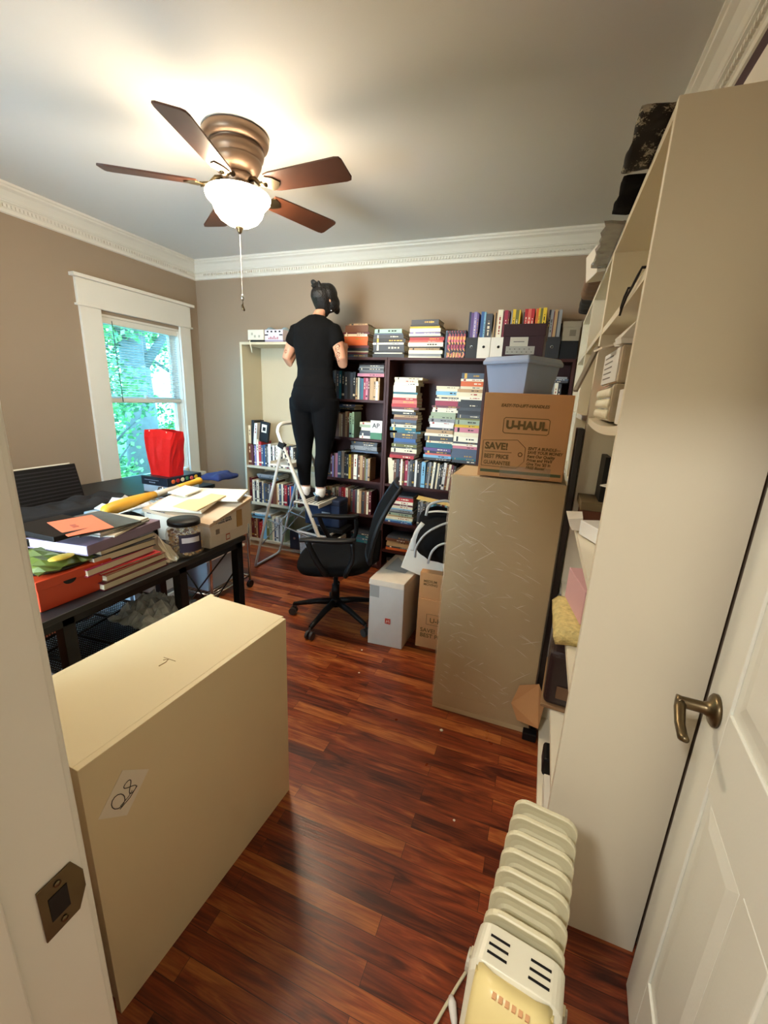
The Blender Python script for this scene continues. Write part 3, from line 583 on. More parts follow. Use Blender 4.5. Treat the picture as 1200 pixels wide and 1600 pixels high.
# ------------------------------------------------------------------ ceiling fan
fan = thing('ceiling_fan', 'bronze flush-mount ceiling fan with five wooden blades and a lit glass bowl', 'ceiling fan', (-1.575, 2.0, H))
FS = .80
MB().lathe([(r_*FS, z_) for r_, z_ in ((.001, 0), (.186, 0), (.194, -.010), (.192, -.030), (.184, -.046), (.160, -.052), (.150, -.056), (.158, -.064), (.162, -.080), (.157, -.096), (.146, -.106), (.143, -.110), (.147, -.115), (.143, -.128), (.120, -.160), (.085, -.172), (.001, -.172))], n=56).build('motor_housing', M['bronze'], fan)
MB().lathe([(.001, -.172), (.075, -.172), (.078, -.19), (.065, -.2), (.062, -.235), (.085, -.245), (.09, -.252), (.001, -.252)], n=40).build('switch_housing', M['bronze'], fan)
bm_ = mat('walnut_blade', '#4b2a1b', .42, noise=.35, nscale=9)
for a in (-2, 70, 142, 214, 286):
    hold = Matrix.Rotation(R(a), 4, 'Z') @ Matrix.Translation((0, 0, -.222)) @ Matrix.Rotation(R(-13), 4, 'X')
    pts = [(.185, -.05), (.22, -.058), (.575, -.070), (.598, -.065), (.605, -.05), (.605, .05), (.598, .065), (.575, .070), (.22, .058), (.185, .05)]
    bl_ = MB(hold).prism(pts, -.004, .004).build('fan_blade', bm_, fan, .001)
    b = MB(hold); b.prism([(.165, -.02), (.19, -.045), (.225, -.03), (.25, 0), (.225, .03), (.19, .045), (.165, .02)], -.009, -.0042)
    b.tube([(.07, 0, .03), (.10, 0, .028), (.13, 0, .0), (.175, 0, -.008)], [.013, .011, .010, .012], 8)
    b.build('blade_bracket', M['nickel'], bl_)
bowlm = mat('lit_glass', '#fff6e0', .3, emit='#ffe7c4', es=LAMP)
MB().lathe([(r_*.80, z_+.012) for r_, z_ in ((.166, -.262), (.172, -.2595), (.190, -.264), (.196, -.272), (.190, -.287), (.172, -.302), (.156, -.314), (.150, -.330), (.140, -.350), (.115, -.374), (.075, -.393), (.02, -.404), (.0005, -.405))], n=56).build('glass_bowl', bowlm, fan)
MB().lathe([(.0005, -.392), (.018, -.392), (.021, -.397), (.012, -.405), (.012, -.412), (.006, -.422), (.0005, -.424)], n=20).build('finial', M['nickel'], fan)
b = MB()
for i in range(44): b.sphere((0, 0, -.424-i*.0065), .0021, 6, 4)
b.tube([(0, 0, -.424), (0, 0, -.70)], .0007, 5)
pc = b.build('pull_chain', M['chrome'], fan)
MB().lathe([(.0005, 0), (.006, -.006), (.010, -.02), (.006, -.032), (.0005, -.034)], (0, 0, -.70), 14).build('fan_pull', M['chrome'], pc)
MB().tube([(0, 0, -.733), (.002, 0, -.745), (-.004, 0, -.755), (.004, 0, -.775), (.010, 0, -.782)], [.002, .002, .006, .008, .003], 8).build('light_pull', M['nickel'], pc)

MB().lathe([(.001, -.238), (.128, -.240), (.136, -.244), (.134, -.2475), (.001, -.2475)], n=40).build('fitter_baffle', M['bronze'], fan)  # opaque disc added to keep the bowl's light off the ceiling
# fill lamp added in the hallway, unseen behind the camera
hl = thing('hall_fill_lamp', 'unseen round white fill lamp added in the hallway behind the doorway', 'ceiling lamp', (-.65, -.9, H))
MB().lathe([(.001, 0), (.16, 0), (.16, -.03), (.001, -.03)], n=32).build('lamp_base', M['white'], hl)
MB().lathe([(.15, -.03), (.14, -.06), (.09, -.09), (.001, -.1)], n=32).build('lamp_shade', mat('hall_glow', '#fff4e2', .4, emit='#f6f4f2', es=HALL), hl)

# ------------------------------------------------------------------ step ladder
lad = thing('step_ladder', 'white folding step ladder the person stands on', 'step ladder', (-1.84, 3.06, 0))
LM = mat('ladder_enamel', '#dcd8cb', .35)
def L(p): return (p[0]+1.84, p[1]-3.06, p[2])
def rail(y, x0, x1, z1): return [(x0, y, .01), (x1, y, z1)]
nY, fYr = 2.885, 3.24
b = MB(); hoop = [(-1.435, nY, .012), (-1.60, nY, .36), (-1.80, nY, .80), (-1.955, nY, 1.135), (-1.985, nY, 1.21), (-1.985, nY+.02, 1.255), (-1.972, nY+.06, 1.275), (-1.955, 3.06, 1.28), (-1.972, fYr-.06, 1.275), (-1.985, fYr-.02, 1.255), (-1.985, fYr, 1.21), (-1.955, fYr, 1.135), (-1.80, fYr, .80), (-1.60, fYr, .36), (-1.435, fYr, .012)]
b.tube([L(p) for p in hoop[:4]]+[Vector(L(p)) for p in cr(hoop[4:11], 3)]+[L(p) for p in hoop[11:]], .0155, 12); b.build('front_frame', LM, lad)
b = MB(); b.tube([L(p) for p in [(-1.945, nY-.002, 1.10), (-2.235, nY-.01, .05), (-2.25, nY, .018), (-2.255, nY+.04, .014), (-2.262, fYr-.02, .014), (-2.255, fYr+.01, .025), (-2.235, fYr+.01, .06), (-1.945, fYr+.002, 1.10)]], .0115, 10); b.build('rear_frame', mat('ladder_grey', '#b9bab6', .4), lad)
def tread(x, z, w_, nm='step'):
    b = MB(); b.box(L((x-w_/2, nY+.016, z-.012)), L((x+w_/2, fYr-.016, z))); b.box(L((x+w_/2-.008, nY+.016, z-.035)), L((x+w_/2, fYr-.016, z-.012))); b.box(L((x-w_/2, nY+.016, z-.03)), L((x-w_/2+.006, fYr-.016, z-.012)))
    s_ = b.build(nm, LM, lad, .003)
    g_ = MB()
    for i in range(7): g_.box(L((x-w_/2+.02+i*(w_-.04)/6-.004, nY+.03, z)), L((x-w_/2+.02+i*(w_-.04)/6+.004, fYr-.03, z+.0025)))
    g_.build('grip_ribs', M['black'], s_)
tread(-1.74, .655, .24); tread(-1.575, .33, .10)
b = MB(); b.box(L((-2.08, nY+.02, .93)), L((-1.90, fYr-.02, .945))); b.box(L((-2.085, nY+.02, .92)), L((-2.078, fYr-.02, .965))); b.box(L((-1.90, nY+.02, .92)), L((-1.893, fYr-.02, .96))); b.build('tool_tray', LM, lad, .003)
for y in (nY+.02, fYr-.02):
    for p_, q_ in (((-1.62, y, .34), (-2.12, y, .46)), ((-2.19, y, .22), (-1.85, y, .62))): MB().tube([L(p_), L(q_)], .0045, 6).build('brace', mat('ladder_brace', '#8d8f90', .5), lad)
_ = mat('ladder_brace', '#8d8f90', .5)
for y in (nY, fYr):
    MB().sphere(L((-1.435, y, .018)), .02, 12, 8, (1, 1, .9)).build('rubber_foot', M['black'], lad)
    MB().box(L((-1.975, y-.02, 1.085)), L((-1.92, y+.02, 1.13)), rot=(0, R(25), 0)).build('hinge', M['black'], lad, .004)
b = MB()
for i, (w_, h_) in enumerate(((.012, .03), (.01, .02), (.012, .026), (.008, .018), (.01, .022))):
    u = i/5; p = Vector((-1.935+.075*u, nY-.0165, 1.09-.16*u)); b.box(L(p-Vector((w_/2, .0004, h_/2))), L(p+Vector((w_/2, .0004, h_/2))), rot=(0, R(-25), 0))
b.build('sticker', M['black'], lad)

# ------------------------------------------------------------------ person on the ladder
per = thing('person', 'person in black t-shirt and leggings on the step ladder facing the bookcases, hair in clip', 'person', (-1.755, 3.06, .6575))
def remesh(o, vox=.011, sm=4, disp=0):
    m = o.modifiers.new('r', 'REMESH'); m.mode = 'VOXEL'; m.voxel_size = vox; m.use_smooth_shade = True
    s = o.modifiers.new('s', 'SMOOTH'); s.iterations = sm; s.factor = .6
    if disp:
        tx = bpy.data.textures.new('folds', 'CLOUDS'); tx.noise_scale = .09
        d = o.modifiers.new('d', 'DISPLACE'); d.strength = disp; d.texture = tx; d.mid_level = .5
    dg = bpy.context.evaluated_depsgraph_get(); me = bpy.data.meshes.new_from_object(o.evaluated_get(dg)); old = o.data
    mt = [x for x in old.materials]; o.modifiers.clear(); me.materials.clear()
    for x in mt: me.materials.append(x)
    for p in me.polygons: p.use_smooth = True
    o.data = me; return o
# joints relative to the tread top (z=0); the figure faces +Y
hipL, hipR = (-.095, .0, .80), (.095, 0, .80)
def legpts(s, ankx, footy):
    hx = s*.098
    return [((hx, .0, .82), .105, .112), ((hx*1.02, .0, .74), .104, .108), ((hx, .0, .64), .092, .096), ((hx*.95+ankx*.05, .005, .53), .078, .082), ((hx*.75+ankx*.25, .005, .45), .062, .066), ((hx*.62+ankx*.38, .0, .38), .056, .060), ((hx*.5+ankx*.5, -.012, .30), .055, .062), ((hx*.3+ankx*.7, -.010, .20), .045, .050), ((ankx, .0, .11), .035, .038), ((ankx, footy*.2, .06), .033, .042)]
def loft_pts(mb, P, grow=0, n=18): return mb.loft([(p[0][0], p[0][1], p[0][2], p[1]+grow, p[2]+grow) for p in P], n)
LL = legpts(-1, -.085, .0); RL = legpts(1, .06, 0)
torso = [((0, .0, .72), .155, .10), ((0, -.005, .78), .185, .125), ((0, -.008, .85), .188, .13), ((0, .0, .92), .168, .112), ((0, .008, .99), .142, .095), ((0, .012, 1.05), .140, .093), ((0, .01, 1.13), .150, .10), ((0, .005, 1.22), .163, .105), ((.003, .0, 1.30), .170, .10), ((.003, .0, 1.34), .172, .094), ((.005, .005, 1.37), .158, .084), ((.007, .010, 1.395), .128, .072), ((.009, .016, 1.415), .092, .062), ((.012, .022, 1.435), .055, .05)]
neck = [((.008, .025, 1.38), .060, .055), ((.018, .038, 1.44), .048, .050), ((.036, .055, 1.48), .048, .052)]
def arm(s):
    sh = Vector((s*.172+.003, .005, 1.325)); el = Vector((s*.243, .0, 1.10)); wr = Vector((s*.19+.01, .125, 1.20 if s > 0 else 1.27)); ha = Vector((s*.175+.01, .150, 1.215 if s > 0 else 1.305))
    return sh, el, wr, ha
b = MB().use(M['skin'])
loft_pts(b, LL); loft_pts(b, RL); loft_pts(b, torso, -.006, 24); loft_pts(b, neck)
hc = Vector((.052, .075, 1.560))    # head centre
# head
HQ = Euler((R(26), R(8), R(-24))).to_matrix()
def HT(v): return tuple(hc+HQ @ Vector(v))
hd = MB(Matrix.Translation(hc) @ HQ.to_4x4())
hd.loft([(0, .035, -.105, .022, .02), (0, .03, -.09, .045, .045), (0, .015, -.06, .060, .068), (0, .005, -.03, .067, .080), (0, 0, .0, .071, .088), (0, -.004, .03, .072, .091), (0, -.006, .06, .065, .082), (0, -.006, .085, .045, .058), (0, -.006, .098, .018, .022)], 20)
hd.tube([(0, .085, .005), (0, .098, -.02), (0, .106, -.038), (0, .094, -.045)], [.007, .009, .013, .008], 8)      # nose
hd.tube([(-.022, .083, -.066), (0, .09, -.064), (.022, .083, -.066)], [.004, .008, .004], 6); hd.tube([(-.018, .082, -.074), (0, .09, -.076), (.018, .082, -.074)], [.004, .009, .004], 6)
hd.tube([(-.045, .078, .018), (-.025, .088, .022), (-.01, .088, .016)], .006, 6); hd.tube([(.045, .078, .018), (.025, .088, .022), (.01, .088, .016)], .006, 6)
for s in (-1, 1):   # ears
    hd.tube([(s*.070, -.004, .02), (s*.080, -.014, .018), (s*.082, -.016, -.005), (s*.074, -.004, -.028)], [.006, .009, .009, .006], 8)
b.v += hd.v; off = len(b.v)-len(hd.v)
for f in hd.f: b.f.append([i+off for i in f]); b.mi.append(0); b.sm.append(True)
for s in (-1, 1):
    sh, el, wr, ha = arm(s)
    m1 = sh.lerp(el, .45); m2 = el.lerp(wr, .3)
    b.tube([sh+Vector((-s*.03, 0, .01)), sh, m1, el-Vector((0, .008, -.02)), el+Vector((0, .01, -.012)), m2, wr, ha], [.045, .050, .046, .039, .039, .038, .026, .03], 14)
    # palm and fingers reaching forward onto the books
    d = (ha-wr).normalized(); sd = d.cross(Vector((0, 0, 1))).normalized(); up = sd.cross(d)
    pc_ = ha+d*.035
    b.tube([ha-d*.01, pc_, pc_+d*.025], [.028, .040, .036], 12, flat=.42)
    for k, ln in zip((-1.5, -.5, .5, 1.5), (.062, .074, .070, .054)):
        base = pc_+d*.02+sd*k*.0185; b.tube([base, base+d*ln*.45+up*.006, base+d*ln*.8-up*.012, base+d*ln*.9-up*.03], [.0095, .009, .0085, .007], 8)
    th = ha+d*.01-sd*s*.03; b.tube([th, th-sd*s*.022+d*.025, th-sd*s*.024+d*.05-up*.012], [.012, .0105, .008], 8)
for ax, s in ((-.085, -1), (.06, 1)):    # feet
    b.tube([(ax, -.028, .045), (ax, .0, .04), (ax+s*.004, .06, .033), (ax+s*.008, .12, .024), (ax+s*.008, .165, .02)], [.03, .034, .036, .038, .026], 12, flat=.75)
body = b.build('body', None, per, fix=True); remesh(body, .0075, 2)
b = MB().use(M['shirt']); loft_pts(b, [torso[i] for i in range(3, 14)], .009, 28)
for s in (-1, 1):
    sh, el, wr, ha = arm(s); q_ = sh.lerp(el, .42)
    b.tube([sh+Vector((-s*.06, 0, .018)), sh+Vector((-s*.006, 0, -.004)), sh.lerp(el, .2), q_, q_+Vector((s*.004, 0, -.006))], [.050, .059, .057, .057, .057], 16)
b.loft([(0, 0, .90, .182, .122), (0, 0, .93, .178, .12), (0, 0.004, .97, .160, .108)], 28)
shirt = remesh(b.build('t_shirt', None, per), .008, 3, .012)
b = MB().use(M['pants']); loft_pts(b, LL[:9], .007); loft_pts(b, RL[:9], .007); loft_pts(b, torso[:5], .005, 24)
b.sphere((-.075, -.055, .80), .095, 16, 10, (1, .9, 1.1)); b.sphere((.075, -.055, .80), .095, 16, 10, (1, .9, 1.1))
pants = remesh(b.build('leggings', None, per), .008, 3, .004)
b = MB(Matrix.Translation(hc) @ HQ.to_4x4()).use(M['hair'])
b.loft([(0, -.045, -.115, .028, .02), (0, -.036, -.085, .056, .046), (0, -.028, -.03, .073, .066), (0, -.022, .01, .080, .080), (0, -.014, .045, .081, .094), (0, -.008, .078, .072, .088), (0, -.008, .102, .048, .06), (0, -.008, .113, .015, .02)], 22)
b.sphere((.030, .02, .03), .070, 16, 12, (1, 1.05, 1.1)); b.sphere((.040, .028, -.03), .060, 14, 10, (1, 1.05, 1.15)); b.sphere((.038, .0, -.055), .040, 12, 8, (1.1, 1, 1.1)); b.sphere((.046, .05, -.085), .030, 12, 8, (.9, 1, 1.3))     # loose side hair falling forward
b.tube([(-.045, .05, .08), (-.066, .04, .04), (-.066, .04, -.02)], [.024, .024, .010], 10)
b.sphere((-.036, -.030, .112), .028, 12, 8, (1.1, .8, .9)); b.sphere((-.040, -.038, .130), .020, 12, 8, (1.2, .8, .9))
b.sphere((.026, -.036, .120), .017, 10, 6, (.9, .8, 1.3)); b.sphere((-.005, -.035, .108), .026, 10, 8, (1.5, .8, .6))
hair = remesh(b.build('hair', None, per), .006, 2, .008)
MB(Matrix.Translation(hc) @ HQ.to_4x4()).tube([(-.034, -.066, .112), (-.008, -.074, .104), (.020, -.068, .110)], [.004, .006, .004], 8).build('hair_clip', M['black'], per)
MB().sphere(HT((.086, -.030, -.070)), .007, 10, 8).build('earring', M['chrome'], per)
for ax, s, nm, sc in ((-.085, -1, 'left', '#e8e4df'), (.06, 1, 'right', '#9fc0d8')):
    b = MB().loft([(ax, .0, .05, .041, .048), (ax, .0, .075, .042, .047), (ax, .0, .10, .0425, .046)], 16); b.sphere((ax, -.01, .05), .044, 12, 8, (.95, 1.05, 1))
    b.build('sock', mat('sock_'+nm, '#e6e2dc', .9, bump=.2, bscale=300), per)
    b = MB(); b.rings([[(ax+math.cos(2*PI*k/20)*r_[0]*(1.05 if math.sin(2*PI*k/20) > 0 else .85)+s*.006*max(0, math.sin(2*PI*k/20)), .052+math.sin(2*PI*k/20)*r_[1], z) for k in range(20)] for z, r_ in ((.001, (.041, .125)), (.014, (.044, .128)), (.04, (.042, .118)), (.055, (.036, .10)))])
    sh_ = b.build('shoe', mat('dark_shoe', '#1d222b', .6), per)
    MB().rings([[(ax+math.cos(2*PI*k/20)*.046, .052+math.sin(2*PI*k/20)*.131, z) for k in range(20)] for z in (0.0, .013)]).build('sole', mat('sole_black', '#16171a', .7), sh_)
    if s > 0: MB().tube([(ax-.045, .02, .03), (ax-.042, -.03, .055), (ax-.01, -.07, .05), (ax+.02, -.07, .045)], [.008, .012, .010, .006], 8, flat=.5).build('light_stripe', mat('pale_blue_stripe', '#8fb6d2', .5), sh_)
# tattoos: dark ink marks lying on the upper arm and forearm skin
TAT = mat('tattoo_ink', '#5a3c2c', .6)
def tattoo(s, pts, r_=.0022):
    dg = bpy.context.evaluated_depsgraph_get(); out = []
    for x_, z_ in pts:
        ok, loc, nrm, _ = body.ray_cast(Vector((x_, -.5, z_)), Vector((0, 1, 0)))
        if ok: out.append(loc-Vector((0, .0002, 0)))
    if len(out) > 2: MB().tube(out, r_, 5).build('tattoo', TAT, per)
import mathutils
C_ = bpy.context.view_layer; C_.update()
for cx, cz, rr in ((.222, 1.20, .016), (.232, 1.15, .013), (.225, 1.115, .012)):
    tattoo(1, [(cx+rr*math.cos(a*.5), cz+rr*1.2*math.sin(a*.5)) for a in range(13)])
tattoo(1, [(.222+.018*math.sin(i*.9), 1.225-.008*i) for i in range(16)], .002)
tattoo(-1, [(-.228+.010*math.cos(a*.6), 1.17+.012*math.sin(a*.6)) for a in range(11)])

# ------------------------------------------------------------------ office chair
ch = thing('office_chair', 'black mesh-back office chair on five castors, turned toward the ladder', 'office chair', (-1.2, 2.385, 0), rz=R(22))
for a in (-95, -23, 49, 121, 193):
    a = R(a-22); d = Vector((math.cos(a), math.sin(a), 0)); n_ = Vector((-d.y, d.x, 0))
    lg = MB().tube([d*.03+Vector((0, 0, .13)), d*.14+Vector((0, 0, .118)), d*.26+Vector((0, 0, .088)), d*.30+Vector((0, 0, .078))], [.024, .02, .016, .014], 10).build('base_leg', M['black'], ch)
    c = MB(); p = d*.305
    for s in (-1, 1): c.tube([p+n_*s*.008+Vector((0, 0, .027)), p+n_*s*.024+Vector((0, 0, .027))], .027, 16, smooth=False)
    c.tube([p+Vector((0, 0, .03)), p+Vector((0, 0, .08))], .006, 8); c.build('castor', mat('caster_grey', '#38383a', .5), lg)
MB().lathe([(.001, .155), (.03, .155), (.034, .14), (.034, .10), (.02, .095), (.001, .095)], n=24).build('hub', M['black'], ch)
MB().lathe([(.001, .39), (.016, .39), (.016, .26), (.026, .26), (.027, .15), (.001, .15)], n=24).build('gas_lift', M['black'], ch)
MB().box((-.09, -.08, .385), (.11, .08, .42)).build('tilt_mechanism', M['black'], ch, .01)
b = MB(); pts = []
seat = MB().rings([[(.0+sx*.245*math.copysign(abs(math.cos(2*PI*k/32))**.6, math.cos(2*PI*k/32)), sx*.245*math.copysign(abs(math.sin(2*PI*k/32))**.6, math.sin(2*PI*k/32)), z+.015*math.cos(2*PI*k/32)) for k in range(32)] for sx, z in ((.85, .405), (.97, .42), (1.02, .445), (1.0, .475), (.9, .492), (.6, .488), (.2, .482))]).build('seat', M['fabric'], ch)
# back rest: curved frame with mesh, leaning away (+X)
def bp_(u, v):  # u across -1..1, v up 0..1
    return Vector((.225+.03*math.sin(PI*v)*-1+.125*v+.05*v*v-.035*(1-u*u)*-1*-.6, u*(.21+.02*math.sin(PI*v)-.035*v), .50+.48*v))
b = MB(); rs = []
NU, NV = 16, 14
for j in range(NV+1): rs.append([bp_(-1+2*i/NU, j/NV) for i in range(NU+1)])
mm_ = bpy.data.materials.new('chair_mesh'); mm_.use_nodes = True; clearmat(mm_, (.05, .05, .055), .95, (.006, .006, .006)); [n for n in mm_.node_tree.nodes if n.type == 'BSDF_PRINCIPLED'][0].inputs['Roughness'].default_value = 1.0; [n for n in mm_.node_tree.nodes if n.type == 'BSDF_PRINCIPLED'][0].inputs['Specular IOR Level'].default_value = .1
o = b.rings(rs, True, False, False).build('back_mesh', mm_, ch, fix=False); sd_ = o.modifiers.new('t', 'SOLIDIFY'); sd_.thickness = .004
edge = [bp_(-1, j/NV) for j in range(NV+1)]+[bp_(-1+2*i/8, 1) for i in range(1, 8)]+[bp_(1, 1-j/NV) for j in range(NV+1)]+[bp_(1-2*i/8, 0) for i in range(1, 9)]
MB().tube(edge, .014, 8).build('back_frame', M['black'], ch)
MB().tube([(.05, 0, .40), (.20, 0, .41), (.255, 0, .46), (.27, 0, .56), (.28, 0, .66)], [.022, .022, .024, .02, .012], 10, flat=1.6).build('back_support', M['black'], ch)
for s in (-1, 1):
    y = s*.27
    b = MB().tube(cr([(.09, s*.2, .425), (.08, y, .45), (.12, y, .55), (.115, y, .655)]), .015, 10, flat=1.3)
    b.tube(cr([(-.02, s*.2, .425), (-.05, y, .46), (-.12, y, .58), (-.15, y, .66)]), .015, 10, flat=1.3)
    b.tube([(-.16, y, .665), (.0, y, .655), (.12, y, .665)], .014, 8)
    ar = b.build('armrest', M['black'], ch)
    b = MB(); b.rings([[(xx_, y+w_*math.cos(2*PI*k/12), z_+.011*math.sin(2*PI*k/12)) for k in range(12)] for xx_, w_, z_ in ((-.20, .008, .660), (-.19, .026, .664), (-.14, .034, .672), (0, .036, .668), (.09, .034, .672), (.13, .026, .675), (.14, .008, .673))]); b.build('arm_pad', M['black'], ar)

# ------------------------------------------------------------------ cartons beside the chair
t = thing('carton', 'worn white carton with a small red square logo next to the office chair', 'carton', (-.765, 2.20, 0), rz=R(1))
MB().hexa([(-.112, 0, 0), (.112, .012, 0), (.135, .44, 0), (-.09, .44, 0)], [(-.108, -.004, .435), (.112, -.01, .44), (.14, .44, .445), (-.09, .44, .44)]).build('body', M['greycarton'], t, .004)
MB().hexa([(-.1125, -.012, .41), (.1135, -.017, .413), (.143, .445, .42), (-.094, .445, .42)], [(-.110, -.009, .446), (.113, -.015, .45), (.143, .445, .452), (-.093, .445, .447)]).build('lid', mat('carton_lid', '#d7c9b4', .75, noise=.25, nscale=7), t, .003)
MB().box((.0, -.0065, .165), (.034, .002, .2)).build('logo', mat('logo_red', '#b2402e', .6), t)
b = MB(); b.tube([(.008, -.007, .172), (.013, -.007, .19), (.017, -.007, .178), (.024, -.007, .192), (.028, -.007, .174)], .0016, 5); b.build('logo_mark', M['white'], t)
MB().box((-.104, -.0065, .33), (-.045, -.004, .405)).build('worn_patch', mat('worn_grey', '#9d9a94', .9), t)
MB().add([(-.07, .16, .4515), (.07, .14, .4525), (.10, .40, .4475), (-.06, .41, .4475)], [(0, 1, 2, 3)]).build('worn_patch', mat('worn_grey', '#9d9a94', .9, noise=.3, nscale=30), t)
t = thing('carton', 'white carton tipped sideways under the black and grey bag', 'carton', (-.60, 2.50, .452), rot=(R(4), R(17), R(6)))
MB().box((-.15, -.14, 0), (.24, .20, .21)).build('body', M['carton'], t, .004); MB().box((-.152, -.142, .17), (.242, .202, .214)).build('lid', M['carton'], t, .003)
t = thing('moving_box', 'brown moving box on the floor behind the white carton', 'moving box', (-.44, 2.30, 0), rz=R(2))
MB().box((-.15, 0, 0), (.27, .2, .33)).build('body', M['card'], t, .003)
text('U-HAUL', .045, M['print'], t, (-.07, -.001, .18), FRONT, bold=.001); text('SAVE!\nBEST PRICE', .038, M['print'], t, (-.125, -.001, .11), FRONT, bold=.0006)
b = MB()
for a_, c_ in (((-.09, .165), (.14, .165)), ((-.09, .235), (.14, .235)), ((-.09, .165), (-.09, .235))): b.bar((a_[0], -.001, a_[1]), (c_[0], -.001, c_[1]), .003, .002)
b.build('frame_print', M['print'], t)
t = thing('moving_box', 'smaller brown box stacked on the moving box below the bag', 'moving box', (-.44, 2.30, .3305), rz=R(2))
MB().box((-.15, .005, 0), (.27, .16, .17)).build('body', M['card'], t, .003); text('MEDIUM\nMOVING', .022, M['print'], t, (-.125, .0043, .11), FRONT, bold=.0004)
# bag
bag = thing('duffel_bag', 'black bag with grey and white stripes slumped on the tipped carton', 'bag', (-.47, 2.36, .66), rz=R(12))
b = MB().use(M['fabric']); b.sphere((0, 0, .05), .17, 20, 14, (1.1, .95, .85)); b.sphere((-.04, .08, .13), .12, 16, 10, (1.1, .9, .8)); b.sphere((.1, .05, .02), .14, 16, 10)
bo = remesh(b.build('body', None, bag), .012, 4, .02)
gs = mat('bag_grey', '#a7a9a8', .8); ws = mat('bag_white', '#c9c6bd', .8)
for p_ in ([(-.165, -.08, -.05), (-.158, -.115, .03), (-.11, -.150, .12), (-.03, -.14, .175), (.06, -.10, .20)], [(-.085, -.160, -.05), (-.065, -.172, .03), (-.01, -.178, .08), (.09, -.17, .085)]): MB().tube(cr(p_), .0065, 8).build('piping', gs, bag)
MB().tube(cr([(-.178, -.05, -.02), (-.176, -.06, .04), (-.160, -.06, .10), (-.13, -.05, .15)]), .018, 10, flat=.4).build('light_panel', ws, bag)
MB().tube(cr([(-.12, .0, .205), (-.05, -.02, .222), (.03, .0, .215)]), .014, 8, flat=.4).build('light_panel', ws, bag)
b = MB(); b.tube(cr([(-.12, -.02, .19), (-.10, .0, .255), (.0, .03, .275), (.06, .02, .22)]), .008, 8); b.build('handle', gs, bag)
o = MB().box((-.13, -.1, 0), (.10, .06, .004)).build('yellow_folder', mat('buff_folder', '#dcc27a', .7)); o.location = (-.55, 2.47, .905); o.rotation_euler = (R(-6), R(8), R(10)); tag(o, 'buff folder lying across the top of the black bag', 'folder')
o = MB().box((-.06, -.05, 0), (.12, .10, .02)).build('brown_box', M['card'], None, .001); o.location = (-.40, 2.50, .90); o.rotation_euler = (0, R(-18), 0); tag(o, 'thin brown box behind the bag next to the wrapped cabinet', 'box')

# ------------------------------------------------------------------ wrapped cabinet and what stands on it
wc = thing('wrapped_cabinet', 'tall beige cabinet wrapped in clear stretch film, moving box on top', 'cabinet', (-.12, 1.805, 0))
WCM = mat('tan_laminate', '#cbb58c', .5, noise=.04, nscale=5)
MB().box((-.232, 0, .0), (.232, .32, 1.195)).build('carcass', WCM, wc, .002)
MB().box((-.2325, -.0012, .0), (.2325, 0, .10)).build('plinth', WCM, wc)
b = MB(); nz_ = 26; q = random.Random(9)
rs = []
for j in range(nz_+1):
    z = .03+1.17*j/nz_; e_ = .0045+q.uniform(0, .003)
    P_ = [(-.232-e_, -e_), (-.1, -e_-q.uniform(0, .001)), (.05, -e_-q.uniform(0, .001)), (.232+e_, -e_), (.232+e_, .16), (.232+e_, .32+e_), (0, .32+e_), (-.232-e_, .32+e_), (-.232-e_, .16)]
    rs.append([(x_, y_, z) for x_, y_ in P_])
b.rings(rs, True, False).build('stretch_film', WRAP, wc)
b = MB(); q = random.Random(4)  # pale strokes paint the streaky highlights on the film creases
for i in range(130):
    x0_ = q.uniform(-.22, .16); z0_ = q.uniform(.12, 1.15); l_ = q.uniform(.012, .085)*q.choice([.5, 1, 1]); s_ = q.uniform(-.55, -.02) if q.random() < .85 else q.uniform(.1, 1.2)
    pts = [(x0_+l_*u, -.0105, z0_+l_*s_*u-.1*l_*u*u) for u in (0, .35, .7, 1) if x0_+l_*u < .228]
    if len(pts) > 1: b.tube(pts, [.0002]+[q.uniform(.0004, .0011)]*(len(pts)-2)+[.0002], 5)
b.build('film_crease_glints', mat('crease_glint', '#f3e9d0', .12, coat=1), wc)['kind'] = 'stuff'
mbx = thing('moving_box', 'brown moving box printed with a price tag, standing on the wrapped cabinet', 'moving box', (-.075, 1.822, 1.202), rz=R(3))
MB().box((-.17, 0, 0), (.17, .33, .342)).build('body', M['card'], mbx, .003)
PR = M['print']
text('EASY-TO-LIFT-HANDLES', .017, PR, mbx, (-.01, -.001, .288), FRONT, bold=.0005, align='CENTER', shear=.2)
text('U-HAUL', .044, PR, mbx, (.005, -.001, .203), FRONT, bold=.0026, align='CENTER', sx=1.0)
text('SAVE!', .038, PR, mbx, (-.150, -.001, .116), FRONT, bold=.0016, sx=.98); text('BEST PRICE', .0235, PR, mbx, (-.150, -.001, .078), FRONT, bold=.0008, sx=.85); text('GUARANTEE', .022, PR, mbx, (-.150, -.001, .052), FRONT, bold=.0006, sx=.86)
text("ISN'T A BUNDLE—\nSAVE YOUR MONEY\nRent Our Quality\nPrices and We'll\nGive You '$5 in\nFREE Boxes'", .0165, PR, mbx, (.022, -.001, .122), FRONT, bold=.0005, shear=.15, sx=.9)
def outline(mb, pts, w_=.0022, y=-.0008):
    for i in range(len(pts)):
        a_, c_ = pts[i], pts[(i+1) % len(pts)]; mb.bar((a_[0], y, a_[1]), (c_[0], y, c_[1]), .0014, w_) if abs(a_[0]-c_[0]) > abs(a_[1]-c_[1]) else mb.bar((a_[0], y, a_[1]), (c_[0], y, c_[1]), w_, .0014)
b = MB(); outline(b, [(-.085, .190), (-.078, .184), (.085, .184), (.092, .190), (.092, .240), (.085, .246), (-.078, .246), (-.085, .240)], .003)
outline(b, [(-.158, .044), (-.158, .150), (-.022, .158), (.012, .128), (.012, .072), (-.015, .042)]); b.bar((-.150, -.0008, .104), (-.04, -.0008, .105), .0014, .0022)
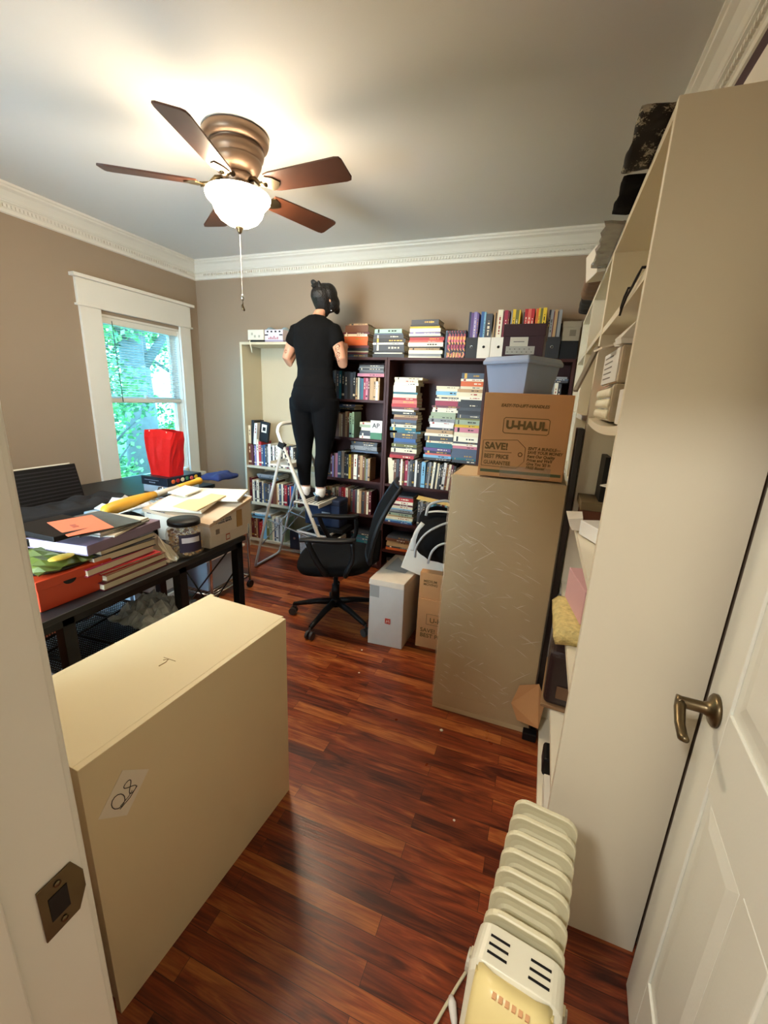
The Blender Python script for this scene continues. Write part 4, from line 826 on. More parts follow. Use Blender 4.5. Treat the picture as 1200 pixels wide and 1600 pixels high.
b.build('tag_print', PR, mbx)
MB().lathe([(.006, 0), (.009, 0), (.009, .001), (.006, .001)], n=16).build('tag_eyelet', PR, mbx).matrix_local = Matrix.Translation((-.006, 0, .10)) @ Euler((PI/2, 0, 0)).to_matrix().to_4x4()
MB().box((-.160, -.0008, .018), (.160, 0, .030)).build('stripe_print', mat('green_ink', '#4f5634', .6), mbx)
MB().box((-.08, -.0014, .004), (.12, -.0008, .05)).build('clear_tape', WRAP, mbx)
t = thing('plastic_bin', 'translucent blue lidded bin standing on the brown moving box', 'storage bin', (-.125, 2.03, 1.545), rz=R(-32))
bl_ = mat('blue_bin', '#94a6c6', .3, noise=.06, nscale=9, coat=.2)
bin_mb(.18, .20, .215, .235, .125).build('bin_wall', bl_, t, .006)
b = MB(); b.rings([[(sx_*w_, sy_*d_, z) for sx_, sy_ in ((-1, -1), (1, -1), (1, 1), (-1, 1))] for w_, d_, z in ((.112, .122, .118), (.118, .128, .118), (.118, .128, .132), (.108, .118, .150), (.09, .10, .152))], False, True); b.build('lid', bl_, t, .005)
t = thing('shoe_box', 'dark maroon shoe box with two white labels on the blue bin', 'box', (-.135, 2.02, 1.699), rot=(R(0), 0, R(-2)))
mb_ = mat('maroon_board', '#3d2029', .6)
MB().box((-.085, 0, 0), (.085, .16, .105)).build('body', mb_, t, .002); MB().box((-.088, -.003, .085), (.088, .163, .135)).build('lid', mb_, t, .002)
MB().box((-.055, -.0015, .04), (.02, 0, .082)).build('label_upper', M['paper'], t); MB().box((-.07, -.002, .012), (.05, -.0005, .045)).build('label_lower', mat('grey_label', '#bdb9ad', .7), t)
b = MB(); q = random.Random(2)
for i in range(11): b.box((-.065+i*.010, -.0026, .02+.012*(i % 2)), (-.065+i*.010+.006, -.0019, .023+.012*(i % 2)))
b.box((-.04, -.0022, .062), (.005, -.0014, .065)); b.build('label_print', mat('grey_ink', '#77716a', .8), t)

# ------------------------------------------------------------------ white bookcases along the right wall
SXF, SXB = .15, .43
def white_case(y0, y1, label, shelves, top=2.055, th=.022):
    t = thing('white_bookcase', label, 'bookcase', (.29, (y0+y1)/2, 0)); hy = (y1-y0)/2; X0, X1 = SXF-.29, SXB-.29
    for s in (-1, 1): MB().box((X0, s*hy-(th if s > 0 else 0), 0), (X1, s*hy+(th if s < 0 else 0), top)).build('side_panel', M['cream'], t, .0015)
    MB().box((X0+.001, -hy+th, top-th), (X1, hy-th, top)).build('top_panel', M['cream'], t)
    MB().box((X1-.008, -hy+th, .06), (X1-.002, hy-th, top-th)).build('back_panel', M['beige2'], t)
    MB().box((X0+.012, -hy+th, 0), (X0+.028, hy-th, .058)).build('plinth', M['cream'], t)
    for z, bow in shelves:
        b = MB(); n = 14; W = 2*(hy-th)
        for i in range(n):
            f = lambda u: -bow*(1-(2*u-1)**2); ya, yc = -W/2+i/n*W, -W/2+(i+1)/n*W; fa, fc = f(i/n), f((i+1)/n)
            b.hexa([(X0+.003, ya, z-th+fa), (X1-.01, ya, z-th+fa), (X1-.01, yc, z-th+fc), (X0+.003, yc, z-th+fc)], [(X0+.003, ya, z+fa), (X1-.01, ya, z+fa), (X1-.01, yc, z+fc), (X0+.003, yc, z+fc)])
        b.build('shelf', M['cream'], t)
    return t
white_case(1.055, 1.868, 'tall cream bookcase by the door, its blank side panel facing the doorway', ((1.785, .004), (1.465, .014), (1.08, .005), (.775, .003), (.43, 0), (.08, 0)))
white_case(1.870, 2.600, 'middle cream bookcase along the right wall, behind the brown moving box', ((1.795, 0), (1.47, .004), (1.12, 0), (.75, 0), (.4, 0), (.08, 0)))
white_case(2.602, 3.315, 'farthest cream bookcase of the right wall, touching the dark bookcases', ((1.80, 0), (1.47, 0), (1.12, 0), (.75, 0), (.4, 0), (.08, 0)))
def tbox(name, a, b_, m, label, cat, bevel=.002, rot=None, group=None):
    a = Vector(a); b_ = Vector(b_); c = (a+b_)/2; c.z = a.z
    o = MB().box(a-c, b_-c).build(name, m, None, bevel); o.location = c
    if rot: o.rotation_euler = rot
    return tag(o, label, cat, group)
FLOR = mat('floral_cloth', '#14120f', .85)
nt = FLOR.node_tree; bb = nt.nodes['Principled BSDF']; vo = nt.nodes.new('ShaderNodeTexVoronoi'); vo.inputs['Scale'].default_value = 26; vo.feature = 'F1'; tcn = nt.nodes.new('ShaderNodeTexCoord'); nz = nt.nodes.new('ShaderNodeTexNoise'); nz.inputs['Scale'].default_value = 30
ad = nt.nodes.new('ShaderNodeVectorMath'); ad.operation = 'MULTIPLY_ADD'; ad.inputs[1].default_value = (.05, .05, .05); nt.links.new(nz.outputs['Color'], ad.inputs[0]); nt.links.new(tcn.outputs['Object'], ad.inputs[2]); nt.links.new(ad.outputs[0], vo.inputs['Vector'])
rp = nt.nodes.new('ShaderNodeValToRGB'); rp.color_ramp.elements[0].position = .25; rp.color_ramp.elements[0].color = (*hexc('#a09a88'), 1); rp.color_ramp.elements[1].position = .42; rp.color_ramp.elements[1].color = (*hexc('#14120f'), 1)
nt.links.new(vo.outputs['Distance'], rp.inputs[0]); nt.links.new(rp.outputs[0], bb.inputs['Base Color'])
def cloth_lump(name, x0, x1, y0, y1, z0, h, m, label, cat, seed=1, vox=.016):
    q = random.Random(seed); c = Vector(((x0+x1)/2, (y0+y1)/2, z0)); b = MB().use(m)
    b.box((x0-c.x, y0-c.y, .006), (x1-c.x, y1-c.y, h*.6))
    rr = min(h*.6, .32*min(x1-x0, y1-y0))
    for i in range(12): b.sphere((q.uniform(-.5, .5)*(x1-x0-2*rr), q.uniform(-.5, .5)*(y1-y0-2*rr), h*.5), rr, 10, 6, (1, 1, h*.5/rr*q.uniform(.7, 1.05)))
    o = b.build(name, None, None); remesh(o, vox, 4, .02); o.location = c
    zs = min(v.co.z for v in o.data.vertices); o.location.z = z0-zs+.001
    return tag(o, label, cat)
cloth_lump('floral_bag', .088, .26, 1.085, 1.36, 2.055, .028, FLOR, 'black bag with grey flowers overhanging the top of the cream bookcase', 'bag', 2)
cloth_lump('black_bag', .10, .27, 1.375, 1.62, 2.055, .03, M['fabric'], 'plain black bag behind the floral one on top of the cream bookcase', 'bag', 3)
o = crumple('plastic_sheet', .092, .33, 1.64, 2.11, 2.0555, .06, mat('grey_film', '#8a867c', .2, alpha=.8, noise=.5, nscale=25), 'crumpled grey plastic film on top of the cream bookcases', 'plastic film', 4)
tbox('cardboard_flap', (.10, 2.13, 2.056), (.30, 2.30, 2.16), M['carton'], 'pale open carton on top beyond the grey plastic film', 'box', rot=(0, R(-8), R(10)))
cloth_lump('brown_bag', .09, .36, 2.35, 2.75, 2.055, .13, mat('brown_cloth', '#7b5c44', .8, noise=.4, nscale=14), 'brown and tan cloth heap on top of the far cream bookcase', 'cloth', 6)
cloth_lump('dark_bag', .10, .36, 2.82, 3.15, 2.055, .10, mat('dark_cloth', '#2b2622', .85), 'dark cloth heap at the far end on top of the cream bookcases', 'cloth', 8)
t = thing('maroon_box', 'maroon box standing against the crown moulding on top of the cream bookcase', 'box', (.40, 1.66, 2.056))
MB().box((-.018, -.3, 0), (.018, .42, .36)).build('body', mb_, t, .003)
t = thing('cream_panel', 'cream board leaning before the maroon box on the cream bookcase', 'board', (.345, 1.30, 2.056))
MB().box((-.012, -.2, 0), (.008, .32, .20)).build('board', M['carton'], t, .002)
st = MB().tube([(.03, 0, .0045), (-.008, 0, .0035), (-.0105, .02, -.006), (-.0105, .08, -.014), (-.0105, .15, -.020), (-.0105, .20, -.034), (-.0105, .225, -.048), (-.0105, .225, -.030), (-.0105, .19, -.012), (-.008, .17, .003), (.03, .165, .0045)], .003, 8).build('strap', M['black'], None)
st.location = (.156, 1.115, 1.787); tag(st, 'black cord loop hanging over the second shelf edge of the cream bookcase', 'cord')
# contents of the bay at eye level
Z1 = 1.4655-.007
FILM = mat('packing_film', '#b5a68d', .18, noise=.3, nscale=22, coat=.6)
tbox('white_box', (.175, 1.20, Z1+.002), (.36, 1.32, Z1+.092), M['white'], 'small white box on the bowed shelf, nearest the side panel', 'box')
t = thing('bubble_package', 'bubble wrapped package at the bottom on the bowed shelf of the cream bookcase', 'package', (.28, 1.56, Z1+.001))
MB().box((-.115, -.17, .004), (.12, .19, .110)).build('parcel', FILM, t, .01); b = MB(); q = random.Random(6)
for i in range(9):
    for k in range(3): b.sphere((-.116, -.15+i*.038, .024+k*.031), .015, 8, 6, (.5, 1, .9))
b.build('bubble_wrap', mat('bubble_wrap', '#e8e2c8', .3), t)
t = thing('wrapped_package', 'brown package in shiny clear film on top of the bubble wrapped one', 'package', (.28, 1.55, Z1+.113), rz=R(2))
MB().box((-.11, -.14, 0), (.11, .16, .105)).build('parcel', FILM, t, .008); MB().box((-.1125, -.12, .006), (-.109, .15, .10)).build('lit_side', M['white'], t); b = MB()  # white sheet paints the lamp light on this side of the package
for k in range(5): b.box((-.1132, -.02, .02+k*.016), (-.1126, .12, .024+k*.016))
b.build('label_print', mat('grey_ink', '#77716a', .8), t)
o = crumple('paper_wrap', .165, .37, 1.40, 1.54, Z1+.2195, .095, M['white'], 'crumpled white paper topmost on the packages in the cream bookcase', 'paper', 17, 5)
tbox('envelope', (.12, 1.50, Z1+.235), (.26, 1.60, Z1+.240), M['paper'], 'open white flap sticking out beside the topmost white paper', 'envelope', 0, rot=(R(0), R(-16), R(8)))
tbox('tan_carton', (.18, 1.76, Z1+.006), (.37, 1.842, Z1+.0915), M['carton'], 'tan carton under the red booklets at the end of the bowed shelf', 'box')
tbox('red_booklet', (.19, 1.765, Z1+.092), (.36, 1.84, Z1+.122), cmat('salmon'), 'red boxed booklets at the far end of the bowed shelf', 'box')
tbox('white_booklet', (.185, 1.767, Z1+.1225), (.355, 1.838, Z1+.145), M['paper'], 'white booklet lying on the red box at the far end of the bowed shelf', 'booklet')
tbox('loose_card', (.22, 1.43, 1.262), (.36, 1.57, 1.266), M['white'], 'loose white card jutting out between two shelves of the cream bookcase', 'card', 0, rot=(0, R(-4), R(43)))
Z2 = 1.0805
tbox('photo_frame', (.22, 1.70, Z2+.0855), (.24, 1.83, Z2+.25), M['black'], 'black picture frame standing on the olive lid under the bowed shelf', 'frame')
Z2 = 1.0805
tbox('wooden_box', (.17, 1.665, Z2+.001), (.38, 1.84, Z2+.055), mat('red_brown_wood', '#5a2c17', .45, noise=.3, nscale=18), 'reddish brown wooden box on the shelf below eye level', 'box')
tbox('olive_lid', (.160, 1.66, Z2+.0555), (.385, 1.842, Z2+.085), mat('olive_board', '#6b5a3c', .6), 'olive brown lid lying on the wooden box', 'lid')
t = thing('flat_box', 'flat white box in front of the wooden box in the cream bookcase', 'box', (.275, 1.505, Z2+.001), rz=R(25))
MB().box((-.10, -.07, 0), (.10, .07, .05)).build('body', M['white'], t, .002); MB().box((-.05, -.0712, .01), (.05, -.0698, .04)).build('grey_print', mat('grey_label', '#bdb9ad', .7), t)
o = MB().hexa([(.135, 1.56, Z2+.002), (.168, 1.56, Z2+.002), (.168, 1.62, Z2+.002), (.13, 1.62, Z2+.002)], [(.118, 1.56, Z2+.04), (.165, 1.56, Z2+.05), (.165, 1.62, Z2+.06), (.112, 1.62, Z2+.055)]).build('open_carton', M['carton'], None, .001); tag(o, 'small torn cardboard carton beside the flat white box', 'box')
Z3 = .7755
t = thing('woven_mat', 'yellow speckled packing pad hanging over the shelf under the pink box', 'pad', (.245, 1.45, Z3))
b = MB(); rs = []
for j in range(9):
    y = -.14+.28*j/8; rs.append([(.17, y, 0), (-.085, y, .0), (-.125, y, -.006), (-.135, y, .02+.004*math.sin(j*2)), (-.115, y, .045+.005*math.sin(j*3)), (.17, y, .048)])
b.rings(rs, True); b.build('pad', mat('straw', '#cdb877', .85, noise=.5, nscale=60, bump=.8, bscale=90), t)
t = thing('pink_box', 'pale pink box standing on the speckled packing pad', 'box', (.255, 1.485, Z3+.052), rz=R(10))
MB().box((-.09, -.11, 0), (.07, .10, .115)).build('body', mat('pink_board', '#cfa2a0', .6), t, .002); MB().box((-.03, -.05, .115), (.0, .0, .1165)).build('pink_print', mat('deep_pink', '#a56a70', .6), t)
o = MB().tube([(0, -.1, 0), (0, .1, 0)], .05, 24).build('black_roll', mat('glossy_black', '#17181c', .15), None); o.location = (.33, 1.72, Z3+.051); tag(o, 'glossy black roll lying beyond the pink box', 'roll')
Z4 = .4305
t = thing('album', 'dark brown leather album case standing on the low shelf of the cream bookcase', 'album', (.272, 1.60, Z4+.001), rz=R(-4))
b = MB(); b.box((-.14, -.16, .012), (.14, .16, .23), rot=(0, R(0), 0)); b.build('case', mat('brown_leather', '#2a1d1d', .35, noise=.3, nscale=20, bump=.2, bscale=80), t, .02, 3)
MB().box((-.145, -.165, 0), (.145, .165, .014)).build('base_board', mat('base_tan', '#8a6a48', .6), t, .003); MB().box((-.10, -.1645, .05), (-.03, -.16, .10)).build('buckle', mat('buckle_frame', '#6a4c34', .4), t, .008)
t = thing('silver_album', 'silver edged album behind the brown leather case', 'album', (.27, 1.81, Z4+.001)); MB().box((-.13, -.025, 0), (.12, .025, .29)).build('case', mat('silver_leather', '#a8a8a6', .25, metal=.6), t, .006)
tbox('paper_pile', (.17, 1.12, .0805), (.38, 1.45, .14), M['paper'], 'pile of white papers on the bottom shelf of the cream bookcase', 'papers')
tbox('shoe_sole', (.165, 1.50, .0805), (.30, 1.60, .16), M['black'], 'black pouch on the bottom shelf of the cream bookcase', 'pouch', .01)
tbox('bottom_book', (.16, 1.0865, .1405), (.24, 1.11, .28), cmat('brown'), 'brown book upright at the near end of the bottom shelf', 'book')
# behind the moving box, against the shelf
o = MB().box((-.012, -.05, 0), (.012, .05, 1.42)).build('folded_stand', mat('dark_stand', '#191210', .4), None, .003); o.location = (.132, 1.86, .001); tag(o, 'tall dark board wedged between the wrapped cabinet and the cream bookcase', 'board')
b = MB(); b.bar((.085, 1.715, 1.556), (.142, 1.80, 1.715), .016, .012); o = b.build('grey_slat', mat('grey_slat', '#8d8678', .6), None, .002); tag(o, 'grey slat leaning against the cream bookcase above the moving box', 'slat')
o = MB().add([(-.02, 0, 0), (.07, -.03, .01), (.085, .02, .115), (.05, .03, .19), (-.03, .03, .16), (-.055, .015, .07)], [(0, 1, 2, 3, 4, 5)]).build('paper_flap', M['card'], None); o.location = (.075, 1.735, .115)
sd_ = o.modifiers.new('t', 'SOLIDIFY'); sd_.thickness = .004; tag(o, 'brown paper flap hanging at the foot of the wrapped cabinet', 'paper')
o = MB().box((-.03, -.02, 0), (.03, .02, .04)).build('floor_block', M['black'], None, .004); o.location = (.118, 1.775, .0005); tag(o, 'little black block on the floor at the wrapped cabinet corner', 'block')

# ------------------------------------------------------------------ oil radiator
rad = thing('oil_radiator', 'cream oil-filled radiator with seven fins and a yellowed control panel', 'radiator', (.060, .435, 0), rz=R(-8))
EN = M['enamel']
def rrect(w_, z0, z1, r, n=5):
    P_ = []
    for cx, cz, a0 in ((w_/2-r, z1-r, 0), (-w_/2+r, z1-r, 90), (-w_/2+r, z0+r, 180), (w_/2-r, z0+r, 270)):
        for k in range(n+1): a = R(a0+90*k/n); P_.append((cx+r*math.cos(a), cz+r*math.sin(a)))
    return P_
for i in range(7):
    y = .150+i*.0415; b = MB(); rs = []
    for w_, z0_, z1_, r_, dy in ((.134, .07, .625, .03, -.006), (.137, .068, .627, .032, -.003), (.137, .068, .627, .032, .003), (.134, .07, .625, .03, .006), (.116, .085, .612, .026, .0035), (.104, .097, .600, .022, .0035), (.098, .103, .594, .02, .007), (.07, .12, .575, .02, .007)):
        rs.append([(x_, y+dy, z_) for x_, z_ in rrect(w_, z0_, z1_, r_)])
    front = [(x_, y-.006*0-.0035, z_) for x_, z_ in rrect(.116, .085, .612, .026)]
    rs2 = [[(x_, y-.007, z_) for x_, z_ in rrect(.07, .12, .575, .02)], [(x_, y-.007, z_) for x_, z_ in rrect(.098, .103, .594, .02)], [(x_, y-.0035, z_) for x_, z_ in rrect(.104, .097, .600, .022)], front]
    b.rings(rs2+rs, False); b.build('fin', EN, rad, .001)
b = MB()
for z_ in (.545, .14):
    n = 7*8; rs = []
    for k in range(n+1):
        u = k/8; y = .13+u*.0415; rr = .021+.014*abs(math.cos(PI*(u-.5)+0))**2
        rs.append([(rr*math.cos(2*PI*j/20)*1.15, y, z_+rr*math.sin(2*PI*j/20)) for j in range(20)])
    b.rings(rs)
b.build('oil_column', EN, rad)
# control housing
def house(y, w_, z0_, z1_): return [(x_, y, z_) for x_, z_ in rrect(w_, z0_, z1_, .026, 6)]
MB().rings([house(.135, .128, .09, .612), house(.130, .142, .08, .622), house(.072, .146, .075, .622), house(.062, .142, .08, .612), house(.02, .142, .08, .40)], False).build('control_housing', M['white'] if False else mat('housing_enamel', '#d9d5be', .35), rad, .003)
for s in (-1, 1):
    b = MB()
    for k in range(3): b.box((s*.033-.016, .085+k*.0125, .6215), (s*.033+.016, .0885+k*.0125, .6232))
    b.build('vent', M['black'], rad)
b = MB(); rs = []
for k in range(9):
    u = k/8; zz = .614-.0*u; a = u
    yy = .070-.062*math.sin(PI/2*min(1, u*1.6))**.9; z_ = .6245-.03*min(1, u*1.6)-.26*u**1.6
    rs.append([(x_*(.060-.010*u*0), yy-.010*(1-abs(x_)**2.5), z_-(.012 if abs(x_) == 1 else 0)) for x_ in (-1, -.85, -.5, 0, .5, .85, 1)]+[(.060, .06, z_-.012), (-.060, .06, z_-.012)])
b.rings(rs, True); b.build('control_panel', M['yellow'], rad)
MB().lathe([(.0005, .012), (.02, .012), (.022, 0)], n=24).build('thermostat_dial', mat('dial_brown', '#b08c50', .4), rad).matrix_local = Matrix.Translation((0, -.022, .44)) @ Euler((PI/2, 0, 0)).to_matrix().to_4x4()
b = MB(); q = random.Random(3)
for k in range(6): b.box((-.028+k*.010, .038, .6118), (-.028+k*.010+.006, .046, .6150))
b.build('printed_marks', mat('rust_print', '#d3a070', .6), rad)
for y in (.06, .40):
    b = MB(); b.box((-.12, y-.012, .05), (.12, y+.012, .066)); fo = b.build('foot_bar', EN, rad, .002)
    for s in (-1, 1): MB().tube([(s*.115-.011, y, .026), (s*.115+.011, y, .026)], .0255, 16, smooth=False).build('wheel', mat('wheel_cream', '#cbc7b4', .5), fo)
Ri = rad.matrix_basis.inverted()
def RL_(p): return Ri @ Vector(p)
crd = MB().tube(cr([RL_(p) for p in ((.085, .885, .16), (.06, .905, .09), (.016, .872, .012), (-.012, .82, .006), (-.036, .765, .006), (-.062, .70, .006), (-.10, .60, .006), (-.16, .45, .006))]), .0042, 8).build('power_cord', EN, rad)
b = MB().tube([RL_(p) for p in ((-.036, .765, .010), (-.030, .752, .011), (-.020, .725, .011), (-.013, .707, .010))], [.006, .011, .009, .005], 10); b.tube([RL_(p) for p in ((-.013, .707, .010), (.0, .66, .007), (.01, .60, .006), (-.01, .5, .006))], .004, 8); b.build('power_plug', M['white'], crd)
# ------------------------------------------------------------------ open door
dr = bpy.data.objects.new('door_2', None); C.objects.link(dr); dr['kind'] = 'structure'; dr.location = (.345, .212, 0); dr.rotation_euler = (0, 0, R(85.9))
DM = M['door']; DW, DH = .757, 2.03
MB().box((0, -.029, .008), (DW, -.006, DH)).build('core', DM, dr)
b = MB()
xs = [(0, .115), (.33, .43), (DW-.115, DW)]
zr = [(.008, .22), (.79, .96), (1.56, 1.67), (DH-.115, DH)]
for x0_, x1_ in (xs[0], xs[2]): b.box((x0_, -.0065, .008), (x1_, 0, DH)); b.box((x0_, -.035, .008), (x1_, -.0285, DH))
for z0_, z1_ in zr: b.box((.115, -.0065, z0_), (DW-.115, 0, z1_)); b.box((.115, -.035, z0_), (DW-.115, -.0285, z1_))
for (a_, c_) in ((.22, .79), (.96, 1.56), (1.67, DH-.115)): b.box((.33, -.0065, a_), (.43, 0, c_)); b.box((.33, -.035, a_), (.43, -.0285, c_))
b.build('stiles_and_rails', DM, dr, .002)
for x0_, x1_ in ((.115, .33), (.43, DW-.115)):
    for a_, c_ in ((.22, .79), (.96, 1.56), (1.67, DH-.115)):
        m1, m2 = .022, .05
        MB().rings([[(x0_+k, y_, a_+k), (x1_-k, y_, a_+k), (x1_-k, y_, c_-k), (x0_+k, y_, c_-k)] for k, y_ in ((m1, -.007), (m1, -.0055), (m2, -.001), (m2+.001, -.001))], False).build('raised_panel', DM, dr)
hd_ = bpy.data.objects.new('door_handle', None)
b = MB().use(M['nickel']); T0 = Matrix.Translation((.697, 0, .925)) @ Euler((-PI/2, 0, 0)).to_matrix().to_4x4()
bb_ = MB(T0).use(M['nickel']); bb_.lathe([(.0005, 0), (.033, 0), (.033, .006), (.028, .010), (.016, .013), (.012, .022), (.0115, .060), (.013, .068), (.0005, .070)], n=28)
bb_.T = Matrix(); bb_.tube([(.697, .060, .925), (.68, .064, .920), (.65, .066, .905), (.62, .065, .898), (.605, .064, .905)], [.011, .0105, .0095, .0095, .006], 12)
bb_.build('door_handle', None, dr)
for z_ in (.25, 1.05, 1.8): MB().tube([(-.004, -.01, z_-.045), (-.004, -.01, z_+.045)], .006, 10).build('hinge', M['nickel'], dr)

# ------------------------------------------------------------------ beige cabinet in the foreground
bc = thing('beige_cabinet', 'low beige cabinet in the foreground with a scribbled number sheet on its side', 'cabinet', (-.792, .431, 0), rz=R(-3.1))
BM = M['beige']
MB().box((-.018, 0, 0), (0, .69, .748)).build('side_panel', BM, bc, .0012); MB().box((-.365, 0, 0), (-.347, .71, .748)).build('side_panel', BM, bc, .0012)
MB().box((-.347, .0, .730), (-.018, .70, .748)).build('top_panel', BM, bc, .0008); MB().box((-.347, .012, 0), (-.018, .03, .730)).build('near_panel', BM, bc); MB().box((-.347, .67, 0), (-.018, .695, .730)).build('far_panel', BM, bc)
b = MB(); b.tube([(-.165, .335, .7485), (-.155, .345, .7486), (-.150, .33, .7486), (-.152, .31, .7485)], .0012, 5); b.tube([(-.175, .345, .7485), (-.13, .347, .7485)], .0008, 5); b.build('scratch', mat('scratch', '#a28a5f', .8), bc)
sh = MB(Matrix.Translation((.0006, .083, .608)) @ Matrix.Rotation(R(48), 4, 'X')).box((0, -.048, -.040), (.0007, .048, .040)).build('number_sheet', mat('taped_paper', '#f2ead6', .5), bc)
b = MB(); T1 = Matrix.Translation((.0018, .083, .608)) @ Matrix.Rotation(R(22), 4, 'X'); b.T = T1
b.tube([(0, -.018+.014*math.cos(a*.5), .02*math.sin(a*.5)) for a in range(14)], .0010, 5)
b.tube([(0, .014+.009*math.sin(a*.5), .02*math.cos(a*.25)) for a in range(26)], .0010, 5)
b.tube([(0, -.026, -.022), (0, .0, -.024), (0, .024, -.018)], .0010, 5); b.tube([(0, -.022, -.016), (0, .0, -.018), (0, .012, -.014)], .0008, 5)
b.build('handwritten_number', mat('pen_ink', '#3a362d', .6), sh)

# ------------------------------------------------------------------ desk by the window and what is on it
desk = thing('desk', 'black desk with slim metal legs in front of the window', 'desk', (-1.80, 1.13, 0))
def D(p): return (p[0]+1.80, p[1]-1.13, p[2])
MB().box(D((-2.12, .46, .715)), D((-1.465, 1.805, .739))).build('desktop', mat('black_desktop', '#1a1a1c', .5), desk, .002)
b = MB(); b.box(D((-1.495, .50, .685)), D((-1.475, 1.78, .715))); b.box(D((-2.11, .50, .685)), D((-2.09, 1.78, .715))); b.box(D((-2.09, 1.76, .685)), D((-1.495, 1.78, .715))); b.build('frame', M['blackm'], desk)
for x_, y_ in ((-1.497, 1.765), (-1.497, 1.37), (-1.497, .86), (-2.09, 1.765), (-2.09, .52)): MB().box(D((x_-.022, y_-.022, 0)), D((x_+.022, y_+.022, .715))).build('leg', M['blackm'], desk, .002)
b = MB()
for a_, c_ in (((-2.05, 1.762, .68), (-1.53, 1.762, .05)), ((-1.53, 1.762, .68), (-2.05, 1.762, .05)), ((-1.72, 1.765, .25), (-1.53, 1.765, .52))): b.tube([D(a_), D(c_)], .0045, 6)
b.build('cross_brace', M['blackm'], desk)
DZ = .7395
# carton pair with envelopes
t = thing('mailing_box', 'flat white mailing carton at the bottom on the black desk corner', 'box', (-1.68, 1.70, DZ))
MB().box((-.195, -.145, 0), (.198, .145, .058)).build('body', M['carton'], t, .002); b = MB(); b.box((.1975, -.03, .012), (.1985, .0, .045)); b.build('red_stamp', mat('stamp_red', '#b05a4a', .7), t); MB().box((.1985, -.026, .018), (.199, -.004, .039)).build('stamp_field', M['carton'], t)
t = thing('mailing_box', 'white mailing carton with a slanting lid, filled with envelopes, on the desk', 'box', (-1.68, 1.705, DZ+.0585))
MB().hexa([(-.215, -.155, 0), (.21, -.155, 0), (.21, .155, 0), (-.215, .155, 0)], [(-.225, -.155, .095), (.212, -.16, .068), (.215, .155, .142), (-.22, .155, .155)]).build('body', M['carton'], t, .002)
MB().hexa([(-.228, -.159, .083), (.216, -.164, .058), (.219, .158, .130), (-.224, .158, .143)], [(-.228, -.159, .099), (.216, -.164, .074), (.219, .158, .146), (-.224, .158, .159)]).build('rim', mat('carton_rim', '#c9b49a', .8), t)
MB().box((.2125, .035, .01), (.2165, .075, .10)).build('brown_tape', mat('tan_tape', '#b38f58', .4), t)
PK = mat('postal_ink', '#4b4d5c', .7)
text('UNITED STATES\nPOSTAL SERVICE', .013, PK, t, (.2135, -.10, .072), RIGHT, bold=.0004); MB().box((.2125, -.135, .065), (.2145, -.105, .085)).build('emblem', PK, t, .002)
MB().box((-.2, -.157, .075), (-.17, -.1555, .095)).build('emblem', PK, t); text('UNITED STATES\nPOSTAL SERVICE', .012, PK, t, (-.16, -.1575, .088), FRONT, bold=.0004)
MB().box((.2115, -.12, .01), (.2135, -.095, .035)).build('code_patch', mat('grey_code', '#8d8880', .8), t)
for i, (x_, y_, z_, rz, c_, w_, l_, hh) in enumerate(((-.03, -.07, .118, 8, M['paper'], .30, .15, .016), (-.02, -.03, .138, -6, mat('manila', '#d8c193', .8), .30, .2, .006), (.06, .07, .155, 14, M['paper'], .30, .14, .012), (-.12, .03, .165, -12, M['paper'], .16, .11, .008))):
    o = MB().box((-w_/2, -l_/2, 0), (w_/2, l_/2, hh)).build('envelope', c_, None, .002); o.location = (-1.68+x_, 1.705+y_, DZ+.0585+z_); o.rotation_euler = (R(12), R(-2), R(rz))
    tag(o, ('thick cream envelope at the front edge of the open carton', 'manila envelope between the cream ones on the carton', 'cream envelope lying at the far edge of the carton', 'small cream envelope at the back left of the carton')[i], 'envelope', 'envelopes in the mailing carton')
# snack jar
jr = thing('snack_jar', 'clear plastic jar of snacks with a black screw lid and dark label', 'jar', (-1.545, 1.465, DZ+.001))
jp = mat('jar_plastic', '#e8e4d8', .1); jp.node_tree.nodes['Principled BSDF'].inputs['Alpha'].default_value = .25
MB().lathe([(.001, 0), (.068, 0), (.078, .012), (.084, .04), (.084, .10), (.078, .125), (.065, .137), (.062, .142), (.062, .150)], n=36).build('glass', jp, jr)
MB().lathe([(.001, .170), (.070, .170), (.073, .166), (.073, .148), (.064, .148)], n=36).build('screw_lid', M['black'], jr)
b = MB(); q = random.Random(8); sn = [mat('snack_tan', '#c39a5f', .7), mat('snack_brown', '#7a4a26', .7), mat('snack_pale', '#d9bd8a', .7)]
for i in range(230):
    a = q.uniform(0, 2*PI); r_ = .068*math.sqrt(q.random()) if i % 3 else .066; b.use(sn[i % 3]); b.sphere((r_*math.cos(a), r_*math.sin(a), q.uniform(.012, .118)), q.uniform(.006, .011), 7, 5, (1, .8, .6))
o = b.build('snacks', None, jr); o['kind'] = 'stuff'
b = MB(); n = 12; rs = [[(.0853*math.cos(R(-62+70*k/n)), .0853*math.sin(R(-62+70*k/n)), z_) for k in range(n+1)] for z_ in (.03, .115)]
b.rings(rs, True, False, False).build('label', mat('dark_label', '#2b2236', .5), jr)
b = MB(); rs = [[(.0858*math.cos(R(-54+54*k/n)), .0858*math.sin(R(-54+54*k/n)), z_) for k in range(n+1)] for z_ in (.075, .10)]; b.rings(rs, True, False, False).build('label_print', mat('label_white', '#cfc6c0', .6), jr)
